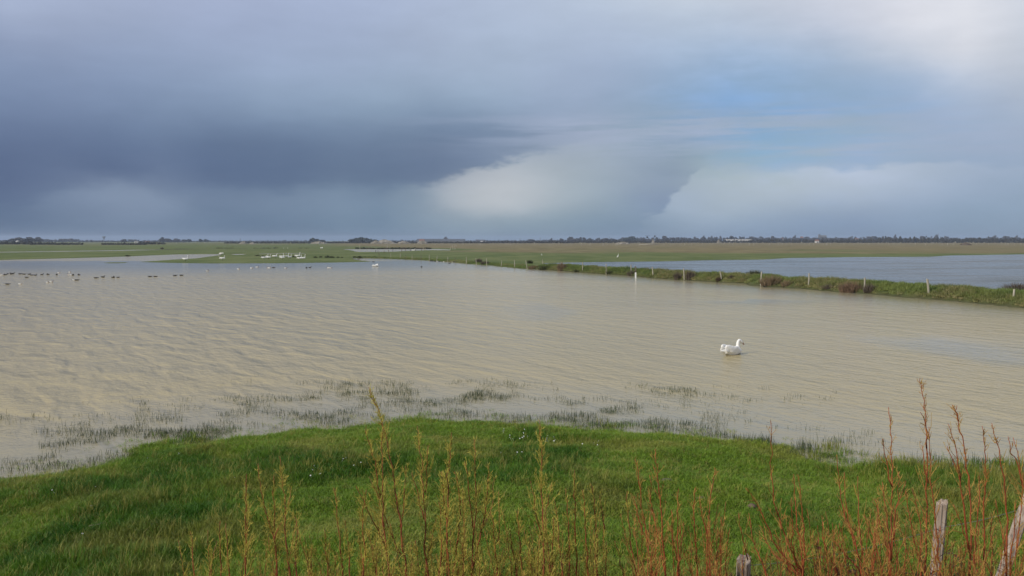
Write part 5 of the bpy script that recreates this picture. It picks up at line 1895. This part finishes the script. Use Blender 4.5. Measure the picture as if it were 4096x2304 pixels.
# (label, depth, leafiness, red?, [shoots as pixel polylines tip first], number of short filler shoots, base spread px)
SHRUBS = [
    ('low thin shrub of short shoots, first from the left', 5.7, .7, 0, [[ov(480, 1335), ov(490, 1449)], [ov(552, 1310), ov(556, 1449)], [ov(545, 1360), ov(530, 1449)]], 5, (740, 900)),
    ('single slim leaning shoot left of the double stemmed shrub', 5.6, .6, 0, [[r2(10, 950), r2(25, 1250), r2(45, 1449)], [ov(620, 1190), ov(618, 1320), ov(616, 1449)]], 3, (880, 1000)),
    ('double stemmed olive shrub with crossing shoots, left of the tallest left one', 5.8, 1.0, 0,
     [[r2(315, 370), r2(345, 620), r2(410, 900), r2(470, 1110), r2(505, 1449)], [r2(465, 490), r2(470, 800), r2(478, 1100), r2(500, 1449)], [r2(520, 300), r2(560, 600), r2(575, 900), r2(590, 1200), r2(622, 1449)],
      [r2(200, 540), r2(212, 800), r2(205, 1150), r2(192, 1449)], [r2(640, 590), r2(600, 800), r2(490, 1020), r2(478, 1140)], [r2(650, 850), r2(700, 950), r2(680, 1250), r2(690, 1449)]], 13, (985, 1200)),
    ('low tangle of thin shoots between the two biggest left shrubs', 5.9, .8, 0, [[r2(960, 1000), r2(970, 1250), r2(985, 1449)], [r2(1050, 600), r2(1075, 900), r2(1120, 1250), r2(1130, 1449)], [r2(1150, 920), r2(1190, 1200), r2(1200, 1449)],
                                                                               [r2(830, 1180), r2(840, 1449)]], 9, (1230, 1420)),
    ('tallest shrub left of centre, tip reaching over the water', 5.6, 1.1, 0,
     [[r3(335, 0), r3(380, 110), r3(440, 260), r3(490, 480), r3(520, 640), r3(545, 830), r3(575, 1010), r3(590, 1200), r3(627, 1449)], [r3(310, 290), r3(345, 460), r3(390, 580), r3(410, 740), r3(440, 1000), r3(475, 1300), r3(490, 1449)],
      [r3(443, 260), r3(440, 500), r3(445, 800), r3(450, 1050), r3(485, 1370), r3(492, 1449)], [r3(240, 750), r3(310, 900), r3(400, 1080), r3(470, 1240)], [r3(320, 790), r3(285, 1000), r3(305, 1250), r3(295, 1449)],
      [r3(345, 680), r3(420, 880), r3(500, 1100), r3(590, 1300)], [r3(620, 600), r3(610, 850), r3(580, 1070)]], 16, (1430, 1640)),
    ('bushy red stemmed shrub with a dark knot near its tip, beside the tallest left one', 5.7, 1.1, 0,
     [[r3(708, 300), r3(725, 450), r3(742, 640), r3(758, 850), r3(772, 1050), r3(768, 1250), r3(790, 1449)], [r3(790, 440), r3(790, 640), r3(765, 800)], [r3(670, 640), r3(720, 850), r3(762, 1010)], [r3(850, 1000), r3(800, 1250), r3(775, 1449)]], 11, (1660, 1740)),
    ('feathery shrub with a bare whip at its top, near the picture\'s lower middle', 5.6, 1.1, 0,
     [[r3(968, 345), r3(965, 520), r3(940, 680), r3(950, 900), r3(940, 1150), r3(950, 1449)], [r3(895, 640), r3(910, 850), r3(935, 1050), r3(940, 1449)], [r3(880, 880), r3(900, 1150), r3(880, 1449)], [r3(1000, 640), r3(1040, 850), r3(1030, 1100), r3(985, 1449)],
      [r3(1060, 770), r3(1062, 1050), r3(1055, 1449)]], 12, (1740, 1850)),
    ('forked shrub with a shoot slanting right, at the lower middle', 5.7, 1.0, 0,
     [[r3(1147, 395), r3(1155, 560), r3(1155, 850), r3(1148, 1050), r3(1130, 1300), r3(1132, 1449)], [r3(1255, 585), r3(1258, 720), r3(1235, 920), r3(1205, 1080), r3(1140, 1390)], [r3(1300, 690), r3(1285, 900), r3(1215, 1080)],
      [r3(1270, 960), r3(1298, 1100), r3(1315, 1280), r3(1322, 1449)], [r3(1335, 800), r3(1340, 1050), r3(1325, 1200)], [r3(1080, 560), r3(1110, 800), r3(1140, 1080)]], 12, (1860, 2000)),
    ('short pale shrub left of the tall straight feathery one', 5.8, .9, 0, [[r4(165, 820), r4(185, 1100), r4(215, 1449)], [r4(100, 1020), r4(130, 1250), r4(160, 1449)], [r4(280, 1150), r4(300, 1449)]], 6, (2030, 2130)),
    ('tall straight feathery shrub right of centre', 5.6, 1.2, 0, [[r4(385, -40), r4(392, 150), r4(400, 330), r4(402, 600), r4(412, 950), r4(418, 1200), r4(422, 1449)], [r4(290, 530), r4(340, 800), r4(400, 1050)], [r4(490, 560), r4(455, 750), r4(420, 980)],
                                                                 [r4(510, 900), r4(510, 1150), r4(498, 1449)]], 12, (2130, 2210)),
    ('row of three slim red shoots right of the straight feathery shrub', 5.8, .55, 0, [[r4(520, 700), r4(560, 950), r4(575, 1200), r4(600, 1449)], [r4(632, 610), r4(655, 850), r4(662, 1150), r4(668, 1449)], [r4(705, 430), r4(715, 700), r4(722, 1050), r4(738, 1449)]], 7, (2230, 2320)),
    ('red stemmed shrub with ragged twin tips, right of centre', 5.7, .8, 0, [[r4(795, 620), r4(812, 850), r4(828, 1100), r4(842, 1449)], [r4(870, 560), r4(905, 720), r4(908, 900), r4(930, 1150), r4(942, 1449)], [r4(960, 670), r4(990, 880), r4(1000, 1000)],
                                                                           [r4(1010, 1120), r4(1020, 1300), r4(1010, 1449)]], 10, (2330, 2430)),
    ('single bare shoot leaning left, right of the twin tipped shrub', 5.8, .35, 0, [[r4(1208, 640), r4(1235, 900), r4(1255, 1150), r4(1312, 1449)], [r4(1110, 1110), r4(1150, 1280), r4(1185, 1449)]], 3, (2480, 2560)),
    ('red shrub of three converging shoots above a mound of earth', 5.6, .8, 1, [[r4(1300, 325), r4(1340, 560), r4(1352, 720), r4(1400, 1050), r4(1430, 1250), r4(1470, 1449)], [r4(1440, 490), r4(1452, 750), r4(1490, 950), r4(1540, 1180), r4(1580, 1400)],
                                                                              [r4(1495, 230), r4(1512, 480), r4(1535, 750), r4(1560, 1100), r4(1595, 1449)], [r4(1280, 690), r4(1310, 850), r4(1375, 1050)], [r4(1640, 800), r4(1650, 1050), r4(1700, 1300)]], 11, (2580, 2690)),
    ('two slim straight shoots right of the converging red shrub', 5.8, .5, 1, [[r4(1712, 600), r4(1708, 900), r4(1712, 1200), r4(1708, 1449)], [r4(1870, 600), r4(1865, 850), r4(1875, 1150), r4(1892, 1449)], [r4(1755, 920), r4(1735, 1200), r4(1715, 1449)]], 5, (2700, 2800)),
    ('thick red shrub with a forked top, left of the cut off post', 5.7, .6, 1, [[r4(2060, 410), r4(2040, 550), r4(2015, 750), r4(1995, 1000), r4(2005, 1250), r4(2018, 1449)], [r4(1920, 690), r4(1945, 870), r4(1980, 1050), r4(1990, 1449)], [r4(2085, 980), r4(2078, 1200), r4(2065, 1449)],
                                                                              [r4(2125, 880), r4(2120, 1150), r4(2112, 1449)]], 9, (2810, 2900)),
    ('rusty shrub fanning far to the left, beside the cut off post', 5.6, .3, 1, [[r5(205, 600), r5(270, 700), r5(345, 830), r5(420, 1000), r5(480, 1140), r5(600, 1300), r5(720, 1449)], [r5(440, -40), r5(437, 250), r5(450, 520), r5(470, 720), r5(530, 930), r5(600, 1130), r5(690, 1330), r5(730, 1440)],
                                                                               [r5(658, 470), r5(672, 700), r5(690, 930), r5(730, 1150), r5(745, 1400)], [r5(705, 470), r5(722, 700), r5(745, 930), r5(765, 1150), r5(750, 1420)], [r5(330, 960), r5(400, 1120), r5(500, 1270), r5(690, 1440)],
                                                                               [r5(225, 850), r5(270, 1100), r5(320, 1250), r5(400, 1449)], [r5(630, 700), r5(650, 1000), r5(640, 1150), r5(700, 1400)], [r5(480, 1050), r5(560, 1250), r5(640, 1449)], [r5(810, 1130), r5(770, 1250), r5(745, 1400)]], 14, (3080, 3230)),
    ('thin shoots standing behind the cut off post', 6.0, .35, 1, [[r5(130, 840), r5(150, 1040), r5(185, 1160), r5(220, 1290)], [r5(45, 980), r5(10, 1250), r5(5, 1449)]], 3, (2880, 2960)),
    ('rusty shrub of steep shoots between the fanning one and the tall right one', 5.7, .35, 1, [[r5(1068, 305), r5(1100, 560), r5(1115, 720), r5(1150, 870), r5(1215, 1040), r5(1270, 1220), r5(1310, 1400)], [r5(1140, 450), r5(1150, 700), r5(1190, 930), r5(1240, 1100), r5(1300, 1320)],
                                                                                            [r5(1265, 480), r5(1275, 750), r5(1290, 950), r5(1310, 1250)], [r5(935, 1060), r5(975, 1180), r5(1040, 1320), r5(1080, 1449)], [r5(975, 1030), r5(1060, 1130), r5(1180, 1280), r5(1290, 1400)],
                                                                                            [r5(1340, 850), r5(1390, 1000), r5(1440, 1130), r5(1500, 1400)], [r5(1410, 900), r5(1430, 1130), r5(1420, 1449)]], 22, (3290, 3500)),
    ('dense rusty shrub with straw tips and one tall dark whip, left of the weathered post', 5.6, .55, 1, [[r6(275, 225), r6(295, 420), r6(304, 640), r6(302, 850), r6(300, 1050), r6(292, 1300), r6(290, 1449)], [r6(235, 770), r6(255, 950), r6(280, 1150), r6(288, 1400)], [r6(180, 880), r6(215, 1060), r6(270, 1280), r6(285, 1449)],
                                                                                                       [r6(350, 700), r6(345, 880), r6(320, 1080), r6(295, 1350)], [r6(405, 770), r6(340, 950), r6(310, 1200)], [r6(240, 460), r6(260, 620), r6(298, 800)], [r6(400, 830), r6(440, 1060), r6(470, 1240), r6(520, 1449)],
                                                                                                       [r6(445, 820), r6(500, 1050), r6(510, 1300), r6(515, 1449)]], 24, (3440, 3640)),
    ('tallest shoots of all, a bare pair rising just left of the weathered post', 5.5, .45, 1, [[r6(498, 20), r6(520, 120), r6(543, 250), r6(552, 420), r6(553, 650), r6(556, 950), r6(552, 1200), r6(538, 1449)], [r6(572, 370), r6(575, 600), r6(595, 850), r6(620, 1080), r6(640, 1300), r6(650, 1449)],
                                                                                             [r6(520, 270), r6(548, 380), r6(555, 520)], [r6(515, 500), r6(540, 620), r6(555, 780)]], 8, (3660, 3760)),
    ('bushy red shrub right of the weathered post, tops dark against the water', 5.6, .6, 1, [[r6(738, 215), r6(770, 290), r6(795, 400), r6(822, 530), r6(848, 700), r6(862, 900), r6(872, 1150), r6(868, 1449)], [r6(716, 345), r6(745, 480), r6(782, 660), r6(805, 850), r6(830, 1050), r6(860, 1280)],
                                                                                           [r6(760, 220), r6(780, 330)], [r6(700, 520), r6(745, 620), r6(790, 760)], [r6(955, 365), r6(968, 500), r6(977, 660), r6(968, 850), r6(965, 1100), r6(960, 1449)], [r6(940, 700), r6(930, 900), r6(905, 1150), r6(890, 1449)],
                                                                                           [r6(1020, 1000), r6(1022, 1200), r6(1018, 1449)], [r6(745, 930), r6(800, 1080), r6(850, 1250)]], 26, (3780, 3980)),
    ('red shrub at the right edge, bending left beside the leaning timber', 5.5, .45, 1, [[r6(1018, 350), r6(1050, 460), r6(1080, 570), r6(1105, 720), r6(1122, 900), r6(1132, 1100), r6(1125, 1449)], [r6(1135, 440), r6(1160, 560), r6(1205, 650), r6(1245, 800)], [r6(1180, 450), r6(1210, 600), r6(1260, 850), r6(1280, 1100)],
                                                                                       [r6(1040, 900), r6(1085, 1080), r6(1110, 1300)], [r6(1200, 900), r6(1180, 1150), r6(1150, 1449)], [r6(1240, 700), r6(1230, 1000), r6(1200, 1300)]], 24, (3980, 4150)),
]


def build_shrubs():
    for si, (lab, Y, leafy, red, shoots, nfill, (bx0, bx1)) in enumerate(SHRUBS):
        mid = .5 * (bx0 + bx1)
        bx = (mid - 2048) / F * Y * 1.02
        zr = gz(bx, Y)
        root = empty('willow_shrub', (bx, Y, zr))
        inv = Vector((bx, Y, zr))
        mw, ml = (M_stem_r, M_leaf_r) if red else (M_stem_g, M_leaf_g)

        def emit(path, r0, r1, lf, st):
            w_, l_ = Geo(), Geo()
            stem_geo([p_ - inv for p_ in path], r0, r1, lf * (.6 if red else .85), w_, l_, st)
            s_ = link('stem', w_.mesh('stem', [mw], True), root)
            if l_.n:
                link('leaves', l_.mesh('leaves', [ml]), s_)
        for k, sh in enumerate(shoots):
            d0 = Y + RS.uniform(-.18, .18)
            d1 = d0 + RS.uniform(-.12, .12)
            m = len(sh)
            pts = [at(px, py, d1 + (d0 - d1) * i / (m - 1)) for i, (px, py) in enumerate(sh)]
            b = pts[-1]
            if sh[-1][1] > 2270:       # continue down to the soil
                dirv = (pts[-1] - pts[-2]).normalized()
                zg = gz(b.x, b.y) - .03
                f = (b.z - zg) / max(.2, -dirv.z)
                pts.append(Vector((b.x + dirv.x * f * .7, b.y, zg)))
            pts.reverse()
            L = pts[-1].z - pts[0].z
            long = L > .75
            emit(pts, .0080 if long else .0048, .0017, leafy * (1.0 if long else .8), .30 if long else .15)
        for k in range(int(nfill * 1.6)):
            px = RS.uniform(bx0, bx1)
            d0 = Y + RS.uniform(-.35, .5)
            x0 = (px - 2048) / F * d0
            z0 = gz(x0, d0) - .03
            h = RS.uniform(.40, .95) if not red else RS.uniform(.40, 1.0)
            lx = RS.randn() * .09 + (.0 if not red else -.03)
            P_ = [Vector((x0, d0, z0)), Vector((x0 + lx * .35 * h, d0 + RS.randn() * .03, z0 + h * .5)), Vector((x0 + lx * h + RS.randn() * .03, d0 + RS.randn() * .06, z0 + h))]
            emit(P_, .0042, .0014, leafy * 1.1, .25)
        tag(root, lab, 'shrub', 'willow shrubs in the foreground')


build_shrubs()

# dead bramble tangle at the lower right
for (px, Y, wd, n_, lab) in ((3650, 6.3, .9, 90, 'dark dead bramble tangle round the foot of the weathered post'), (3960, 6.0, .8, 90, 'dark dead bramble tangle in the lower right corner'),
                             (3300, 5.9, .8, 60, 'dark twiggy tangle low between the rusty shrubs')):
    x = (px - 2048) / F * Y
    z = gz(x, Y)
    g = Geo()
    for _ in range(n_):
        a = RS.uniform(0, 6.28)
        r_ = wd * .5 * math.sqrt(RS.rand())
        p0 = Vector((r_ * math.cos(a), r_ * .6 * math.sin(a), -.03))
        hh = RS.uniform(.2, .62)
        d = Vector((RS.randn() * .3, RS.randn() * .2, hh))
        g.tube([p0, p0 + d * .6 + Vector((0, 0, .06)), p0 + d + Vector(RS.randn(3)) * .08, p0 + d * .9 + Vector((RS.randn() * .3, RS.randn() * .2, -.05))], [.004, .0032, .0026, .0012], 4, False)
        for _ in range(5):
            c = p0 + d * RS.uniform(.2, 1) + Vector(RS.randn(3)) * .05
            u, v_ = Vector(RS.randn(3)) * .014, Vector(RS.randn(3)) * .014
            g.add([tuple(c - u), tuple(c - v_), tuple(c + u), tuple(c + v_)], [(0, 1, 2, 3)])
    o = link('bramble', g.mesh('bramble', [M_bramble]))
    o.location = (x, Y, z)
    tag(o, lab, 'bramble')


# ------------------------------------------------------------------ foreground posts, timber, litter in the grass
def fore_post(px, top, Y, r, lab, seed, wide=1.0, lean=0.0):
    x = (px - 2048) / F * Y
    zt = at(px, top, Y).z
    zb = gz(x, Y)
    root = empty('wooden_post', (x, Y, zb))
    link('shaft', post_mesh('shaft', zt - zb, r, seed, M_post2, 22, 16, .10, .012, .22), root)
    g = Geo()
    for k in range(2):
        z_ = (zt - zb) * (.62 + .2 * k)
        g.tube([(-r * 1.05, -r * .2, z_), (-r * 1.02, -r * .75, z_ + .01), (-r * .5, -r * 1.1, z_)], [.003, .003, .003], 5)
    link('staple', g.mesh('staple', [M_leg], True), root)
    root.rotation_euler = (0, R(lean), 0)
    tag(root, lab, 'fence post', 'foreground fence posts')
    return Vector((x, Y, zb)), zt


fore_post(3764, 2010, 6.9, .046, 'weathered grey post standing among red shoots at the lower right', 5, lean=3)
fore_post(2998, 2236, 6.55, .062, 'cut off grey post top showing at the bottom edge', 9)
a = at(4138, 1930, 6.7)
b = at(4010, 2300, 6.6)
zb = gz(b.x - .05, b.y)
b2 = b + (b - a) * .35
g = Geo()
V, Fq, Ft = tube_np([b2, b, a * .5 + b * .5 + Vector((0, 0, .015)), a], [.050, .047, .045, .040], 12)
V = V + RS.randn(*V.shape) * .0035
g.add(V, Fq, Ft)
o = link('leaning_timber', g.mesh('leaning_timber', [M_post2]))
tag(o, 'pinkish grey timber leaning at the right edge behind the shoots', 'timber')

# one slack wire from post to post
w0, w1, w2 = at(2998, 2262, 6.5), at(3764, 2110, 6.84), at(4230, 1985, 6.6)
pw = []
for q0, q1, sag in ((w0, w1, .05), (w1, w2, .03)):
    for i in range(9):
        f = i / 8
        pw.append(q0.lerp(q1, f) - Vector((0, 0, 4 * sag * f * (1 - f))))
    pw.pop()
pw.append(w2)
g = Geo()
g.tube(pw, [.0016] * len(pw), 5)
tag(link('fence_wire', g.mesh('fence_wire', [M_wallg], True)), 'thin slack grey wire strung between the foreground posts', 'wire')

p = on_land(388, 2122)
g = Geo()
V, Fq, Ft = tube_np([(-.20, -.02, .03), (-.10, .0, .045), (0, .01, .03), (.09, .03, .05), (.19, .06, .07)], [.018, .03, .024, .03, .014], 8)
V += RS.randn(*V.shape) * .005
g.add(V, Fq, Ft)
o = link('driftwood', g.mesh('driftwood', [M_drift], True))
o.location = p + Vector((0, 0, .05))
o.rotation_euler = (0, 0, R(18))
o.scale = (.45, .45, .5)
tag(o, 'small pale crooked piece of driftwood lying in the grass at lower left', 'driftwood')


def clod(px, py, w, d, h, seed, lab, m=M_earth):
    p = on_land(px, py)
    q = np.random.RandomState(seed)
    h *= .55
    sh = [('e', (0, 0, 0), (w * .5, d * .5, h))]
    for _ in range(7):
        sh.append(('e', ((q.rand() - .5) * w * .8, (q.rand() - .5) * d * .8, q.rand() * h * .5), (w * .16, d * .2, h * .5)))
    o = link('earth_clod', fused('earth_clod', sh, max(.012, w * .05), [m], smooth_it=1))
    o.location = p + Vector((0, 0, .03))
    tag(o, lab, 'clod', 'bare clods in the grass')


clod(2668, 1930, .22, .14, .07, 1, 'flat grey brown clod in the grass at the tip of the converging red shrub', mat('grey_clod', (.15, .135, .10), .95, .3, 9, (.08, .07, .05), 1.0))
clod(2805, 2003, .17, .12, .06, 2, 'reddish brown clod in the grass left of the forked red shrub')
clod(3008, 2036, .14, .12, .08, 3, 'dark mole hill like clod beside the far left fanning shoot')

# daisies
gp_, gc_ = Geo(), Geo()
for k in range(8):
    a = k * math.pi / 4
    u = Vector((math.cos(a), math.sin(a), 0))
    s = Vector((-u.y, u.x, 0)) * .0045
    gp_.add([tuple(u * .003), tuple(u * .011 - s + Vector((0, 0, .003))), tuple(u * .017 + Vector((0, 0, .002))), tuple(u * .011 + s + Vector((0, 0, .003)))], [(0, 1, 2, 3)])
gp_.tube([(0, 0, -.14), (.002, 0, -.06), (0, 0, 0)], [.0014, .0012, .0012], 4)
gp_.tube([(0, 0, -.001), (0, 0, .004)], [.005, .003], 8)
DM_ = gp_.mesh('daisy', [M_daisy])
DS = [r4(x, y) for x, y in ((37, 88), (40, 104), (94, 150), (94, 172), (121, 183), (190, 182), (214, 172), (225, 128), (235, 92), (228, 160), (264, 158), (458, 155), (450, 178), (442, 190), (455, 196), (436, 210), (515, 162), (530, 193), (516, 207),
                              (900, 223), (946, 202), (935, 245), (790, 237), (165, 320), (210, 318), (10, 322), (960, 128))]
DS += [r2(x, y) for x, y in ((1162, 378), (1135, 388), (1303, 424), (858, 455), (910, 483), (842, 497), (822, 553), (914, 534), (1018, 485), (1236, 453), (95, 573))]
DS += [(x * 1000 / 2399, 1700 + y * 1000 / 2399) for x, y in ((876, 849), (578, 548), (1420, 372), (920, 660), (502, 692), (1466, 735), (793, 1126), (1717, 328))]
for (px, py) in DS:
    p = on_land(px, py)
    o = link('daisy', DM_)
    o.location = p + Vector((0, 0, .11))
    o.rotation_euler = (R(28), R(-14), RS.rand() * 6)
    o.scale = (.8, .8, .8)
    tag(o, 'tiny white daisy in the foreground meadow grass', 'daisy', 'daisies in the meadow')

# ------------------------------------------------------------------ haze
def build_haze():
    g = Geo()
    g.box((-8000, -8000, -2.5), (8000, 8000, 42))
    m = bpy.data.materials.new('haze')
    m.use_nodes = True
    t = m.node_tree
    t.nodes.clear()
    o_ = t.nodes.new('ShaderNodeOutputMaterial')
    v = t.nodes.new('ShaderNodeVolumePrincipled')
    v.inputs['Color'].default_value = (.62, .74, .92, 1)
    v.inputs['Density'].default_value = 0.00015
    v.inputs['Anisotropy'].default_value = 0.2
    t.links.new(v.outputs[0], o_.inputs['Volume'])
    o = link('haze', g.mesh('haze', [m]))
    tag(o, kind='stuff')


build_haze()
